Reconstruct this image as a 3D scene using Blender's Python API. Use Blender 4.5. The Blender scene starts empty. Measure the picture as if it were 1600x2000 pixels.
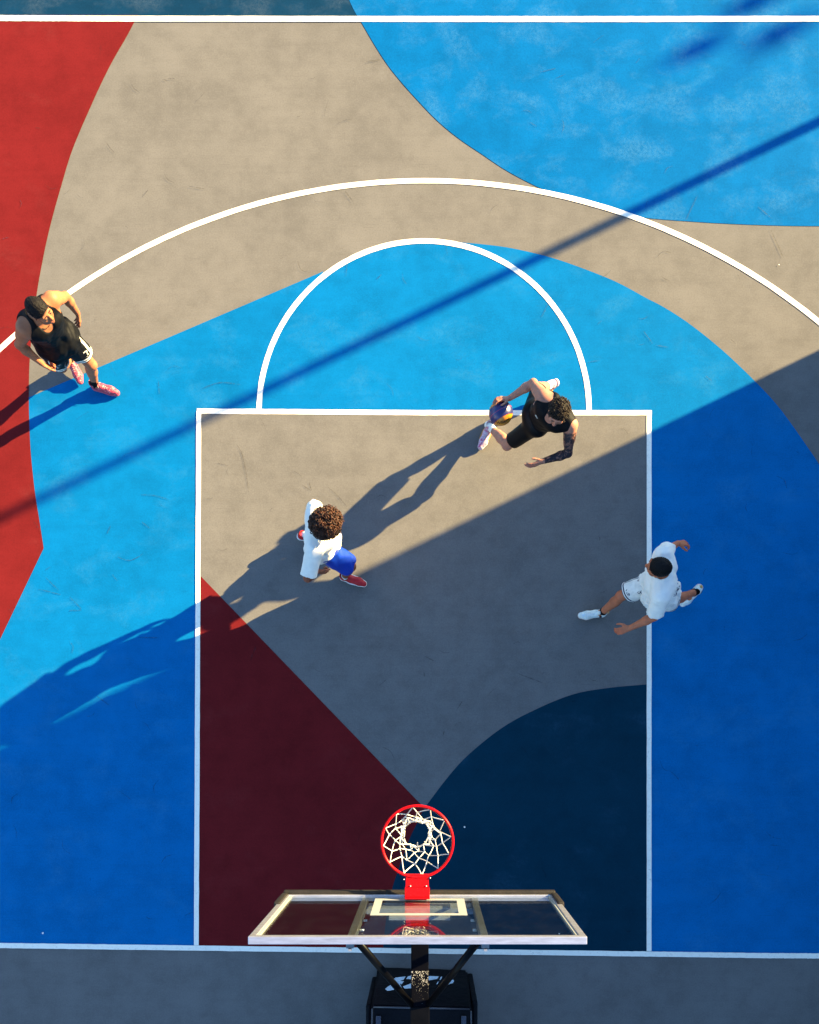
import bpy, bmesh, math, random
import numpy as np
from mathutils import Vector, Matrix

random.seed(7)
RNG = np.random.default_rng(11)
S = bpy.context.scene
COL = S.collection

# ------------------------------------------------------------------ camera model (metres, court base line near Y = 0)
F, CZ, CY, PX0, PY0 = 1442.6, 7.97, 2.348, 838.0, 1425.0
CAM = np.array([0.0, CY, CZ])
def P(px, py, z=0.0):
    s = (CZ - z) / F
    return np.array([(px - PX0) * s, CY + (PY0 - py) * s, z])
def ray(px, py):
    d = P(px, py, 0.0) - CAM
    return d / np.linalg.norm(d)
def nrm(v):
    v = np.asarray(v, float)
    return v / (np.linalg.norm(v) + 1e-12)

# ------------------------------------------------------------------ object helpers
def tag(o, label=None, cat=None, group=None, kind=None):
    if label: o['label'] = label
    if cat: o['category'] = cat
    if group: o['group'] = group
    if kind: o['kind'] = kind
    return o
def empty(name, loc, label, cat, group=None):
    o = bpy.data.objects.new(name, None)
    COL.objects.link(o)
    o.location = Vector([float(x) for x in loc])
    o.empty_display_size = 0.2
    return tag(o, label, cat, group)
def root_loc(o):
    v = np.zeros(3)
    while o is not None:
        v = v + np.array(o.location)
        o = o.parent
    return v
def mesh_obj(name, V, faces, mat, parent=None, smooth=True, attrs=None):
    V = np.asarray(V, float)
    if parent is not None:
        V = V - root_loc(parent)
    me = bpy.data.meshes.new(name)
    if isinstance(faces, np.ndarray):
        n = len(faces); k = faces.shape[1]
        me.vertices.add(len(V)); me.vertices.foreach_set('co', V.astype(np.float32).ravel())
        me.loops.add(n * k); me.loops.foreach_set('vertex_index', faces.astype(np.int32).ravel())
        me.polygons.add(n)
        me.polygons.foreach_set('loop_start', np.arange(0, n * k, k, dtype=np.int32))
        me.update(calc_edges=True)
    else:
        me.from_pydata([tuple(v) for v in V], [], [tuple(f) for f in faces])
        me.update()
    me.validate()
    if smooth:
        me.polygons.foreach_set('use_smooth', np.ones(len(me.polygons), bool))
    if attrs:
        for k_, a in attrs.items():
            at = me.attributes.new(k_, 'FLOAT', 'POINT')
            at.data.foreach_set('value', np.asarray(a, np.float32))
    if mat is not None:
        me.materials.append(mat)
    o = bpy.data.objects.new(name, me)
    COL.objects.link(o)
    if parent is not None: o.parent = parent
    return o

class MB:
    """collects simple solids that become one mesh"""
    def __init__(s): s.V = []; s.F = []
    def add(s, V, Fs):
        o = len(s.V); s.V += [tuple(map(float, v)) for v in V]; s.F += [tuple(i + o for i in f) for f in Fs]
    def box(s, lo, hi, bev=0.0, M=None):
        bm = bmesh.new()
        bmesh.ops.create_cube(bm, size=1.0)
        for v in bm.verts:
            v.co = Vector([lo[i] + (v.co[i] + 0.5) * (hi[i] - lo[i]) for i in range(3)])
        if bev > 0:
            bmesh.ops.bevel(bm, geom=list(bm.edges), offset=bev, segments=2, affect='EDGES', profile=0.6)
        bm.verts.index_update()
        V = [(M @ v.co if M is not None else v.co.copy()) for v in bm.verts]
        s.add(V, [[v.index for v in f.verts] for f in bm.faces]); bm.free()
    def tube(s, pts, r, n=8, closed=False, cap=True):
        pts = [np.asarray(p, float) for p in pts]; m = len(pts)
        rs = r if hasattr(r, '__len__') else [r] * m
        prev = None; rings = []
        for i in range(m):
            a = pts[(i - 1) % m] if (closed or i > 0) else pts[i]
            b = pts[(i + 1) % m] if (closed or i < m - 1) else pts[i]
            t = nrm(b - a)
            if prev is None:
                h = np.array([0, 0, 1.0]) if abs(t[2]) < .9 else np.array([1.0, 0, 0])
                x = nrm(np.cross(h, t))
            else:
                x = nrm(prev - t * np.dot(prev, t))
            y = np.cross(t, x); prev = x
            rings.append([pts[i] + rs[i] * (math.cos(2 * math.pi * k / n) * x + math.sin(2 * math.pi * k / n) * y) for k in range(n)])
        V = [v for g in rings for v in g]; Fs = []
        for i in range(m if closed else m - 1):
            j = (i + 1) % m
            for k in range(n):
                l = (k + 1) % n
                Fs.append((i * n + k, i * n + l, j * n + l, j * n + k))
        if cap and not closed:
            Fs.append(tuple(range(n - 1, -1, -1))); Fs.append(tuple((m - 1) * n + k for k in range(n)))
        s.add(V, Fs)
    def sphere(s, c, r, nu=16, nv=10):
        V = [np.asarray(c) + np.array([0, 0, r])]
        for j in range(1, nv):
            t = math.pi * j / nv
            for i in range(nu):
                p = 2 * math.pi * i / nu
                V.append(np.asarray(c) + r * np.array([math.sin(t) * math.cos(p), math.sin(t) * math.sin(p), math.cos(t)]))
        V.append(np.asarray(c) - np.array([0, 0, r]))
        Fs = [(0, 1 + i, 1 + (i + 1) % nu) for i in range(nu)]
        for j in range(nv - 2):
            for i in range(nu):
                a = 1 + j * nu; Fs.append((a + i, a + nu + i, a + nu + (i + 1) % nu, a + (i + 1) % nu))
        e = len(V) - 1; a = 1 + (nv - 2) * nu
        Fs += [(a + i, e, a + (i + 1) % nu) for i in range(nu)]
        s.add(V, Fs)
    def build(s, name, mat, parent=None, smooth=False):
        return mesh_obj(name, s.V, s.F, mat, parent, smooth)

# ------------------------------------------------------------------ node helpers
class NT:
    def __init__(s, name):
        s.m = bpy.data.materials.new(name); s.m.use_nodes = True
        s.t = s.m.node_tree; s.n = s.t.nodes; s.l = s.t.links
        s.n.clear()
        s.out = s.n.new('ShaderNodeOutputMaterial')
        s.b = s.n.new('ShaderNodeBsdfPrincipled')
        s.l.new(s.b.outputs[0], s.out.inputs[0])
        s.co = s.n.new('ShaderNodeTexCoord')
    def set(s, sock, v):
        if isinstance(v, bpy.types.NodeSocket): s.l.new(v, sock)
        elif isinstance(v, (tuple, list)) and len(v) == 3 and sock.type == 'RGBA': sock.default_value = (*v, 1)
        else: sock.default_value = v
    def math(s, op, a, b=0.0, c=None, clamp=False):
        n = s.n.new('ShaderNodeMath'); n.operation = op; n.use_clamp = clamp
        s.set(n.inputs[0], a); s.set(n.inputs[1], b)
        if c is not None: s.set(n.inputs[2], c)
        return n.outputs[0]
    def mix(s, f, a, b, mode='MIX'):
        n = s.n.new('ShaderNodeMix'); n.data_type = 'RGBA'; n.blend_type = mode
        s.set(n.inputs[0], f); s.set(n.inputs[6], a); s.set(n.inputs[7], b)
        return n.outputs[2]
    def noise(s, scale, detail=3, rough=.55, vec=None, dist=0.0):
        n = s.n.new('ShaderNodeTexNoise')
        n.inputs['Scale'].default_value = scale; n.inputs['Detail'].default_value = detail
        n.inputs['Roughness'].default_value = rough; n.inputs['Distortion'].default_value = dist
        s.l.new(vec if vec is not None else s.co.outputs['Object'], n.inputs['Vector'])
        return n.outputs['Fac']
    def vor(s, scale, vec=None, out='Distance', rnd=1.0):
        n = s.n.new('ShaderNodeTexVoronoi'); n.inputs['Scale'].default_value = scale
        n.inputs['Randomness'].default_value = rnd
        s.l.new(vec if vec is not None else s.co.outputs['Object'], n.inputs['Vector'])
        return n.outputs[out]
    def mapping(s, rot=(0, 0, 0), scale=(1, 1, 1), loc=(0, 0, 0)):
        n = s.n.new('ShaderNodeMapping')
        n.inputs['Rotation'].default_value = rot; n.inputs['Scale'].default_value = scale; n.inputs['Location'].default_value = loc
        s.l.new(s.co.outputs['Object'], n.inputs['Vector'])
        return n.outputs[0]
    def step(s, x, lo, hi):
        n = s.n.new('ShaderNodeMapRange'); n.clamp = True
        s.set(n.inputs[0], x); n.inputs[1].default_value = lo; n.inputs[2].default_value = hi
        return n.outputs[0]
    def band(s, x, lo, hi):
        return s.math('MULTIPLY', s.math('GREATER_THAN', x, lo), s.math('LESS_THAN', x, hi))
    def attr(s, name):
        n = s.n.new('ShaderNodeAttribute'); n.attribute_name = name
        return n.outputs['Fac']
    def bump(s, h, strength=.3, dist=.002):
        n = s.n.new('ShaderNodeBump'); n.inputs['Strength'].default_value = strength; n.inputs['Distance'].default_value = dist
        s.l.new(h, n.inputs['Height']); s.l.new(n.outputs[0], s.b.inputs['Normal'])
    def fin(s, col, rough=.6, metal=0.0, spec=.5):
        s.set(s.b.inputs['Base Color'], col); s.set(s.b.inputs['Roughness'], rough)
        s.set(s.b.inputs['Metallic'], metal); s.set(s.b.inputs['Specular IOR Level'], spec)
        return s.m
def scl(c, k): return tuple(x * k for x in c)

def plain(name, col, rough=.6, metal=0.0, spec=.5, var=.15, scale=30, bump=0.0):
    t = NT(name)
    n = t.noise(scale, 3)
    c = t.mix(t.step(n, .3, .7), scl(col, 1 - var), scl(col, 1 + var))
    if bump: t.bump(t.noise(scale * 4, 3), bump, .002)
    return t.fin(c, rough, metal, spec)

def court_paint(name, col, worn, worn_amt, dark=.75, seed=0.0, wlo=.56):
    t = NT(name)
    v = t.mapping(loc=(seed, seed * 1.7, 0))
    big = t.noise(.9, 4, .6, v)
    mid = t.noise(4.5, 5, .65, v)
    fine = t.noise(150, 2, .7, v)
    c = t.mix(t.step(big, .3, .72), scl(col, .84), scl(col, 1.14))
    c = t.mix(t.math('MULTIPLY', t.step(mid, .46, .72), .45), c, scl(col, 1.32))
    c = t.mix(t.math('MULTIPLY', t.step(mid, .47, .25), .50), c, scl(col, .68))
    gr = t.noise(62, 3, .75, v)
    c = t.mix(t.math('MULTIPLY', t.step(gr, .5, .72), .5), c, scl(col, 1.28))
    c = t.mix(t.math('MULTIPLY', t.step(gr, .5, .28), .5), c, scl(col, .74))
    # worn, chalky patches broken up by grain
    pv = t.mapping(loc=(seed * 3.1 + 4, 2.0, 0), scale=(1.0, 1.25, 1))
    w = t.step(t.noise(1.9, 4, .6, pv, .3), wlo, wlo + .17)
    w = t.math('MULTIPLY', w, t.math('MULTIPLY', t.step(fine, .30, .60), t.step(t.noise(26, 4, .7, v), .30, .58)))
    c = t.mix(t.math('MULTIPLY', w, worn_amt), c, worn)
    # roller / cleaning streaks along the court
    sv = t.mapping(scale=(.5, 9, 1), loc=(seed, 0, 0))
    c = t.mix(t.math('MULTIPLY', t.step(t.noise(1.6, 4, .6, sv), .50, .75), .15), c, scl(col, .6))
    # shoe scuffs: thin broken streaks in several directions
    scr = None
    for k, (ang, off) in enumerate(((.45, 0), (-.75, 5), (1.9, 9), (2.7, 14))):
        m = t.mapping(rot=(0, 0, ang), scale=(1.3, 46, 1), loc=(off + seed, off, 0))
        a = t.step(t.noise(2.0, 1, .4, m, .25), .735, .765)
        b = t.step(t.noise(1.7, 2, .5, t.mapping(loc=(off * 2 + seed, 3, 0))), .53, .6)
        a = t.math('MULTIPLY', a, b)
        scr = a if scr is None else t.math('MAXIMUM', scr, a)
    c = t.mix(t.math('MULTIPLY', scr, .18), c, scl(col, 1 - dark))
    c = t.mix(t.math('MULTIPLY', t.step(fine, .35, .75), .16), scl(col, .0) if False else c, scl(col, 1.5))
    t.bump(fine, .25, .001)
    return t.fin(c, .88, 0, .03)

GREY = (.126, .117, .104)
M = {}
M['grey'] = court_paint('grey_court_paint', GREY, (.160, .150, .136), .5, .6, 0.0)
M['red'] = court_paint('red_court_paint', (.117, .0090, .0096), (.15, .028, .026), .45, .35, 3.0)
M['blue'] = court_paint('blue_court_paint', (.0010, .109, .275), (.022, .155, .310), .6, .5, 6.0, .52)
M['sky_blue'] = court_paint('light_blue_court_paint', (.0003, .091, .252), (.040, .160, .310), .62, .5, 1.3, .48)
M['border'] = court_paint('sunlit_navy_border_paint', (.0030, .0265, .060), (.034, .062, .096), .9, .3, 4.4, .46)  # the navy paint again, with its sunlit tone put into the colour; worn patches
M['navy'] = court_paint('navy_court_paint', (.0020, .0260, .0425), (.016, .052, .084), .8, .3, 8.0)
def line_paint():
    t = NT('white_line_paint')
    n = t.noise(40, 4); g = t.noise(4, 3)
    c = t.mix(t.step(n, .55, .8), (.90, .81, .64), (.70, .62, .48))
    k = t.math('MULTIPLY', t.step(t.noise(70, 4, .7), .60, .68), t.step(t.noise(3.0, 3), .50, .62))
    c = t.mix(t.math('MULTIPLY', k, .75), c, (.16, .15, .13))
    c = t.mix(t.math('MULTIPLY', t.step(g, .55, .8), .4), c, (.64, .56, .42))
    return t.fin(c, .8, 0, .1)
M['line'] = line_paint()
def scuff_mat():
    t = NT('rubber_scuff')
    tr = t.n.new('ShaderNodeBsdfTransparent'); mx = t.n.new('ShaderNodeMixShader')
    t.set(mx.inputs[0], t.math('MULTIPLY', t.step(t.noise(60, 3), .3, .6), .38))
    t.l.new(tr.outputs[0], mx.inputs[1]); t.l.new(t.b.outputs[0], mx.inputs[2]); t.l.new(mx.outputs[0], t.out.inputs[0])
    return t.fin((.012, .012, .014), .8)
M['scuff'] = scuff_mat()

# ------------------------------------------------------------------ court
def spline(pts, n=8):
    pts = [np.array(p, float) for p in pts]; out = []
    for i in range(len(pts) - 1):
        p0 = pts[max(i - 1, 0)]; p1 = pts[i]; p2 = pts[i + 1]; p3 = pts[min(i + 2, len(pts) - 1)]
        for k in range(n):
            t = k / n
            out.append(.5 * ((2 * p1) + (p2 - p0) * t + (2 * p0 - 5 * p1 + 4 * p2 - p3) * t * t + (3 * p1 - p0 - 3 * p2 + p3) * t ** 3))
    out.append(pts[-1]); return out
def sheet(name, pxs, z, mat):
    V = [(*P(x, y)[:2], z) for x, y in pxs]
    a = sum(V[i][0] * V[(i + 1) % len(V)][1] - V[(i + 1) % len(V)][0] * V[i][1] for i in range(len(V)))
    f = tuple(range(len(V))) if a > 0 else tuple(range(len(V) - 1, -1, -1))
    return tag(mesh_obj(name, V, [f], mat, smooth=False), kind='structure')
def ribbon(name, pxs, w, z, mat, closed=False, kind='structure'):
    pts = [P(x, y)[:2] for x, y in pxs]; m = len(pts); V = []
    for i in range(m):
        a = pts[max(i - 1, 0)]; b = pts[min(i + 1, m - 1)]
        t = (b - a) / (np.linalg.norm(b - a) + 1e-9); nn = np.array([-t[1], t[0]])
        ww = w[i] if hasattr(w, '__len__') else w
        V.append((*(pts[i] + nn * ww / 2), z)); V.append((*(pts[i] - nn * ww / 2), z))
    Fs = [(2 * i, 2 * i + 1, 2 * i + 3, 2 * i + 2) for i in range(m - 1)]
    return V, Fs

ground = mesh_obj('court_ground', [(-300, -300, 0), (300, -300, 0), (300, 300, 0), (-300, 300, 0)], [(0, 1, 2, 3)], M['grey'], smooth=False)
tag(ground, kind='structure')

blue_edge = spline([(895, 473), (950, 478), (1000, 485), (1065, 500), (1120, 517.5), (1200, 549), (1262, 582), (1300, 602), (1350, 635),
                    (1412, 685), (1475, 745), (1525, 800), (1582, 880), (1604, 914), (1660, 1010), (1740, 1190)], 5)
arch = [(828.5 + 322 * math.cos(a), 802 - 330.5 * math.sin(a)) for a in np.linspace(math.radians(129), math.radians(78), 20)]
blue = [(-900, 1186), (58, 775.5), (187.5, 720), (632, 530)] + arch + [tuple(p) for p in blue_edge] + [(2300, 1190), (2300, 1867), (1268, 1863), (384, 1852), (-900, 1842)]
sheet('blue_paint_area', blue, .0015, M['blue'])
red_curve = spline([(270, 30), (262.5, 44), (246, 75), (220, 120), (195, 170), (172.5, 220), (155, 260), (137.5, 305), (122.5, 355), (107.5, 407.5), (96, 452),
                    (85.5, 500), (72.5, 572), (62.5, 655), (58, 712), (56.7, 775), (58, 835), (61, 890), (68.7, 962), (77.5, 1017), (85.7, 1071)], 5)
sheet('red_paint_area', [tuple(p) for p in red_curve] + [(0, 1250), (-284, 1843), (-900, 1843), (-900, 30)], .003, M['red'])
sky_curve = spline([(640, -100), (682, 0), (697.5, 31), (706, 44), (730, 85), (755, 124), (780, 156), (810, 190), (852, 234), (895, 270), (942, 302), (992, 335),
                    (1060, 370), (1130, 396), (1200, 415.5), (1262, 426), (1350, 433), (1450, 438.5), (1600, 442), (1900, 440), (2300, 420)], 5)
sheet('navy_border_area', [(-900, 31), (800, 37), (800, -300), (-900, -300)], .0015, M['border'])
sheet('light_blue_paint_area', [tuple(p) for p in sky_curve] + [(2300, -300), (600, -300)], .003, M['sky_blue'])
sheet('grey_key_area', [(391, 803), (1267.5, 807), (1268, 1863), (384, 1852)], .003, M['grey'])
navy_curve = spline([(1267.5, 1337), (1261, 1337), (1190, 1343.5), (1120, 1356), (1045.6, 1386), (980, 1422), (914, 1475), (874, 1519), (836, 1569), (829, 1578), (815, 1607),
                     (800, 1638), (781, 1690), (765, 1739), (755, 1790), (748, 1856)], 5)
sheet('navy_key_area', [tuple(p) for p in navy_curve] + [(1268, 1863)], .0045, M['navy'])
red_tri = [(391, 1124), (829, 1578)] + [tuple(p) for p in navy_curve if p[1] > 1580] + [(384, 1852)]
sheet('red_key_area', red_tri, .0045, M['red'])

def line(name, pxs, w, z=.006):
    pxs = [(x + random.uniform(-.15, .15), y + random.uniform(-.15, .15)) for x, y in pxs]; w = [w * random.uniform(.94, .99) for _ in pxs]
    V, Fs = ribbon(name, pxs, w, z, M['line'])
    return tag(mesh_obj(name, V, Fs, M['line'], smooth=False), kind='structure')
def dens(p, n=40):
    out = []
    for i in range(len(p) - 1):
        for k in range(n):
            t = k / n; out.append((p[i][0] + (p[i + 1][0] - p[i][0]) * t + random.uniform(-.12, .12), p[i][1] + (p[i + 1][1] - p[i][1]) * t + random.uniform(-.12, .12)))
    out.append(p[-1]); return out
line('half_court_line', dens([(-900, 35), (0, 36.2), (200, 37.2), (820, 38), (1180, 38.2), (1600, 37.6), (2300, 36.5)]), .063)
line('base_line', dens([(-900, 1838), (0, 1846.4), (340, 1850.8), (1220, 1862.4), (1500, 1866.2), (1600, 1866.7), (2300, 1873)]), .058)
key = dens([(388.9, 803.3), (384, 1846)])
line('key_line', key, .054, .0075)
line('key_line', dens([(1267.6, 806.7), (1267.6, 1857)]), .054, .0075)
line('free_throw_line', dens([(385.5, 803.3), (828, 806.5), (1272.8, 806.7)]), .057)
line('free_throw_circle', [(828.5 + 322.2 * math.cos(a), 804 - 333 * math.sin(a)) for a in np.linspace(0.003, math.pi - .003, 90)], .058, .0045)
line('three_point_line', [(830 + 1212 * math.cos(a), 1565.5 - 1212 * math.sin(a)) for a in np.linspace(math.radians(3), math.radians(177), 220)], .058, .0045)

# rubber scuffs and little chips on the paint
SV, SF = [], []
def add_scuff(pts, w):
    pts = spline(pts, 4); m = len(pts)
    ws = [w * (0.25 + .75 * math.sin(math.pi * (i + .5) / m)) / 181 for i in range(m)]
    V, Fs = ribbon('', pts, ws, .009, None); o = len(SV)
    SV.extend(V); SF.extend([tuple(i + o for i in f) for f in Fs])
for s_ in ([(464, 870), (474, 890), (482, 930), (486, 965)], [(590, 947), (608, 959)], [(604, 943), (609, 959)], [(641, 952), (660, 969), (678, 990)], [(426, 905), (446, 910)],
           [(75, 1151), (98, 1156), (120, 1162)], [(90, 1128), (105, 1143), (116, 1153)], [(136, 1193), (160, 1192)], [(137, 1166), (160, 1190)], [(220, 1122), (230, 1135)],
           [(230, 1088), (255, 1095), (280, 1082)], [(276, 967), (300, 968), (330, 976)], [(210, 1043), (217, 1027)], [(278, 1020), (294, 1033)], [(1257, 648), (1275, 672)], [(1280, 675), (1305, 679)],
           [(1505, 450), (1518, 478), (1530, 505)], [(1362, 383), (1350, 408), (1340, 430)], [(1480, 405), (1507, 428)], [(1378, 735), (1390, 745)], [(328, 155), (342, 155)], [(278, 386), (290, 372)],
           [(370, 365), (400, 370)], [(675, 375), (690, 395)], [(680, 500), (676, 540)], [(735, 548), (745, 537)], [(1070, 595), (1058, 620)], [(310, 745), (312, 770)], [(190, 1360), (215, 1378)],
           [(270, 1245), (312, 1246)], [(500, 1262), (490, 1290)], [(830, 1322), (828, 1313)], [(903, 1370), (893, 1385)], [(866, 1435), (868, 1427)], [(1010, 1315), (1060, 1334)], [(830, 1282), (848, 1291)],
           [(1055, 142), (1085, 135)], [(715, 122), (742, 118)], [(1035, 240), (1048, 248)], [(395, 760), (430, 748), (470, 752)]):
    add_scuff(s_, 2.3)
for i in range(170):
    x = random.uniform(-200, 1800); y = random.uniform(60, 1840); a = random.uniform(0, math.pi); L = random.uniform(6, 34); b = random.uniform(-.25, .25) * L
    add_scuff([(x, y), (x + L * math.cos(a) / 2 - b * math.sin(a), y + L * math.sin(a) / 2 + b * math.cos(a)), (x + L * math.cos(a), y + L * math.sin(a))], random.uniform(.7, 1.9))
tag(mesh_obj('shoe_scuffs', SV, SF, M['scuff'], smooth=False), 'thin dark rubber scuffs scattered over the court paint', 'scuff marks', kind='stuff')
chips = MB()
for (x, y, r) in ((907.5, 1615, 1.7), (1521, 518, 1.1), (85, 1822, 2.2), (1092, 1823, 1.6)):
    c = P(x, y); n = 7
    chips.add([(c[0] + r / 181 * math.cos(6.283 * k / n) * random.uniform(.7, 1.2), c[1] + r / 181 * math.sin(6.283 * k / n) * random.uniform(.7, 1.2), .0105) for k in range(n)], [tuple(range(n))])
tag(chips.build('paint_chips', M['line']), 'tiny pale chips and crumbs lying on the court', 'chips', kind='stuff')

# ------------------------------------------------------------------ signed-distance modelling
class Vox:
    def __init__(s, lo, hi, h):
        s.h = h; s.lo = np.array(lo, float); s.n = np.ceil((np.array(hi) - s.lo) / h).astype(int) + 1
        s.d = np.full(s.n, .5, np.float32)
        s.ax = [(s.lo[i] + h * np.arange(s.n[i])).astype(np.float32) for i in range(3)]
    def sub_box(s, lo, hi):
        i0 = np.clip(np.floor((np.array(lo) - s.lo) / s.h).astype(int), 0, s.n - 1)
        i1 = np.clip(np.ceil((np.array(hi) - s.lo) / s.h).astype(int) + 1, 1, s.n)
        sl = tuple(slice(a, b) for a, b in zip(i0, i1))
        return sl, s.ax[0][sl[0]][:, None, None], s.ax[1][sl[1]][None, :, None], s.ax[2][sl[2]][None, None, :]
    def add(s, pr, k=.01):
        f, lo, hi = pr; m = .02 + k
        sl, X, Y, Z = s.sub_box(np.array(lo) - m, np.array(hi) + m)
        if min(x.stop - x.start for x in sl) <= 0: return
        a = s.d[sl]; b = f(X, Y, Z)
        h = np.maximum(k - np.abs(a - b), 0) / k
        s.d[sl] = np.minimum(a, b) - h * h * k * .25
    def sub(s, pr, k=.006):
        f, lo, hi = pr; m = .02 + k
        sl, X, Y, Z = s.sub_box(np.array(lo) - m, np.array(hi) + m)
        a = s.d[sl]; b = -f(X, Y, Z)
        h = np.maximum(k - np.abs(a - b), 0) / k
        s.d[sl] = np.maximum(a, b) + h * h * k * .25
    def clip(s, p, n):
        X, Y, Z = s.ax[0][:, None, None], s.ax[1][None, :, None], s.ax[2][None, None, :]
        s.d = np.maximum(s.d, ((X - p[0]) * n[0] + (Y - p[1]) * n[1] + (Z - p[2]) * n[2]).astype(np.float32))
    def displace(s, fn):
        i = np.nonzero(np.abs(s.d) < .03)
        Q = np.stack([s.ax[k][i[k]] for k in range(3)], 1)
        s.d[i] += fn(Q).astype(np.float32)
    def mesh(s, smooth=1):
        d = s.d; sg = d < 0
        sh = tuple(np.array(d.shape) - 1); c = np.zeros(sh, np.int8)
        cor = [(i, j, k) for i in (0, 1) for j in (0, 1) for k in (0, 1)]
        for (i, j, k) in cor: c += sg[i:sh[0] + i, j:sh[1] + j, k:sh[2] + k]
        act = (c > 0) & (c < 8)
        idx = np.argwhere(act); m = len(idx)
        ids = np.full(sh, -1, np.int32); ids[act] = np.arange(m)
        D = np.stack([d[idx[:, 0] + i, idx[:, 1] + j, idx[:, 2] + k] for (i, j, k) in cor], 1)
        acc = np.zeros((m, 3)); cnt = np.zeros(m)
        ca = np.array(cor, float)
        for a in range(8):
            for b in range(a + 1, 8):
                if abs(ca[a] - ca[b]).sum() != 1: continue
                A, B = D[:, a], D[:, b]; x = (A < 0) != (B < 0)
                t = (A[x] / (A[x] - B[x]))[:, None]
                acc[x] += ca[a] + (ca[b] - ca[a]) * t; cnt[x] += 1
        V = s.lo + s.h * (idx + acc / cnt[:, None])
        quads = []
        for ax in range(3):
            u, v = (ax + 1) % 3, (ax + 2) % 3
            A = np.moveaxis(sg, (ax, u, v), (0, 1, 2))
            e = np.argwhere(A[:-1, 1:-1, 1:-1] != A[1:, 1:-1, 1:-1]); e[:, 1:] += 1
            if not len(e): continue
            ins = A[e[:, 0], e[:, 1], e[:, 2]]
            I = np.moveaxis(ids, (ax, u, v), (0, 1, 2))
            q = np.stack([I[e[:, 0], e[:, 1] - 1, e[:, 2] - 1], I[e[:, 0], e[:, 1], e[:, 2] - 1], I[e[:, 0], e[:, 1], e[:, 2]], I[e[:, 0], e[:, 1] - 1, e[:, 2]]], 1)
            q[~ins] = q[~ins][:, ::-1]
            quads.append(q)
        Q = np.concatenate(quads)
        for _ in range(smooth):
            a = np.concatenate([Q[:, 0], Q[:, 1], Q[:, 2], Q[:, 3]]); b = np.concatenate([Q[:, 1], Q[:, 2], Q[:, 3], Q[:, 0]])
            n_ = np.bincount(a, minlength=m) + np.bincount(b, minlength=m)
            W = np.stack([np.bincount(a, V[b, k], m) + np.bincount(b, V[a, k], m) for k in range(3)], 1) / np.maximum(n_, 1)[:, None]
            V = V * .5 + W * .5
        return V, Q

def largest(V, Q):
    lab = np.arange(len(V)); a = np.concatenate([Q[:, 0], Q[:, 1], Q[:, 2], Q[:, 3]]); b = np.concatenate([Q[:, 1], Q[:, 2], Q[:, 3], Q[:, 0]])
    while True:
        old = lab.copy()
        np.minimum.at(lab, a, lab[b]); np.minimum.at(lab, b, lab[a]); lab = lab[lab]; lab = lab[lab]
        if (old == lab).all(): break
    keep = lab == np.bincount(lab).argmax(); new = np.cumsum(keep) - 1
    return V[keep], new[Q[keep[Q[:, 0]]]].astype(np.int32)
def cone(a, b, r1, r2=None):
    a = np.asarray(a, float); b = np.asarray(b, float); r2 = r1 if r2 is None else r2
    ba = b - a; bb = max(float(ba @ ba), 1e-9)
    def f(X, Y, Z):
        x, y, z = X - a[0], Y - a[1], Z - a[2]
        t = np.clip((x * ba[0] + y * ba[1] + z * ba[2]) / bb, 0, 1)
        return np.sqrt((x - t * ba[0]) ** 2 + (y - t * ba[1]) ** 2 + (z - t * ba[2]) ** 2) - (r1 + (r2 - r1) * t)
    R = max(r1, r2)
    return f, np.minimum(a, b) - R, np.maximum(a, b) + R
def ell(c, R, r):
    c = np.asarray(c, float); R = np.asarray(R, float); r = np.asarray(r, float)
    def f(X, Y, Z):
        x, y, z = X - c[0], Y - c[1], Z - c[2]
        k0 = 0; k1 = 0
        for i in range(3):
            q = (R[i, 0] * x + R[i, 1] * y + R[i, 2] * z) / r[i]
            k0 = k0 + q * q; k1 = k1 + (q / r[i]) ** 2
        k0 = np.sqrt(k0); k1 = np.sqrt(k1)
        return k0 * (k0 - 1) / np.maximum(k1, 1e-6)
    e = np.sqrt(((R * r[:, None]) ** 2).sum(0))
    return f, c - e, c + e
def cut(pr, p, n):
    f0, lo, hi = pr
    return (lambda X, Y, Z: np.maximum(f0(X, Y, Z), (X - p[0]) * n[0] + (Y - p[1]) * n[1] + (Z - p[2]) * n[2])), lo, hi
def ball_pr(c, r): return cone(c, np.asarray(c) + 1e-4, r)

def folds(seed, freq, amp, axis=None, squash=.3):
    g = np.random.default_rng(seed)
    K = g.normal(size=(9, 3)); K /= np.linalg.norm(K, axis=1)[:, None]
    if axis is not None:
        ax = nrm(axis); K = K - np.outer(K @ ax, ax) * (1 - squash)
    fr = freq * g.uniform(.5, 1.9, 9); ph = g.uniform(0, 6.28, 9)
    Kw = g.normal(size=(9, 3)) * freq * .35
    def fn(Q):
        o = 0
        for i in range(9): o = o + np.sin((Q @ K[i]) * fr[i] + ph[i] + 1.3 * np.sin(Q @ Kw[i] + ph[-i])) / (fr[i] / freq) ** .7
        return amp * o / 3.2
    return fn

def ik(a, c, l1, l2, px):
    """middle joint of a two-bone chain whose picture lies nearest to pixel px"""
    a = np.asarray(a, float); c = np.asarray(c, float); d = np.linalg.norm(c - a)
    if d > (l1 + l2) * .995:
        k = d / ((l1 + l2) * .995); l1 *= k; l2 *= k
    x = (l1 * l1 - l2 * l2 + d * d) / (2 * d); h = math.sqrt(max(l1 * l1 - x * x, 0))
    ax = (c - a) / d; u = nrm(np.cross(ax, [0.3, 0.5, .81])); v = np.cross(ax, u)
    r = ray(*px); best = None
    for t in np.linspace(0, 2 * math.pi, 181):
        p = a + ax * x + h * (math.cos(t) * u + math.sin(t) * v)
        q = p - CAM; e = np.linalg.norm(q - r * (q @ r))
        if best is None or e < best[0]: best = (e, p)
    return best[1]

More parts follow.
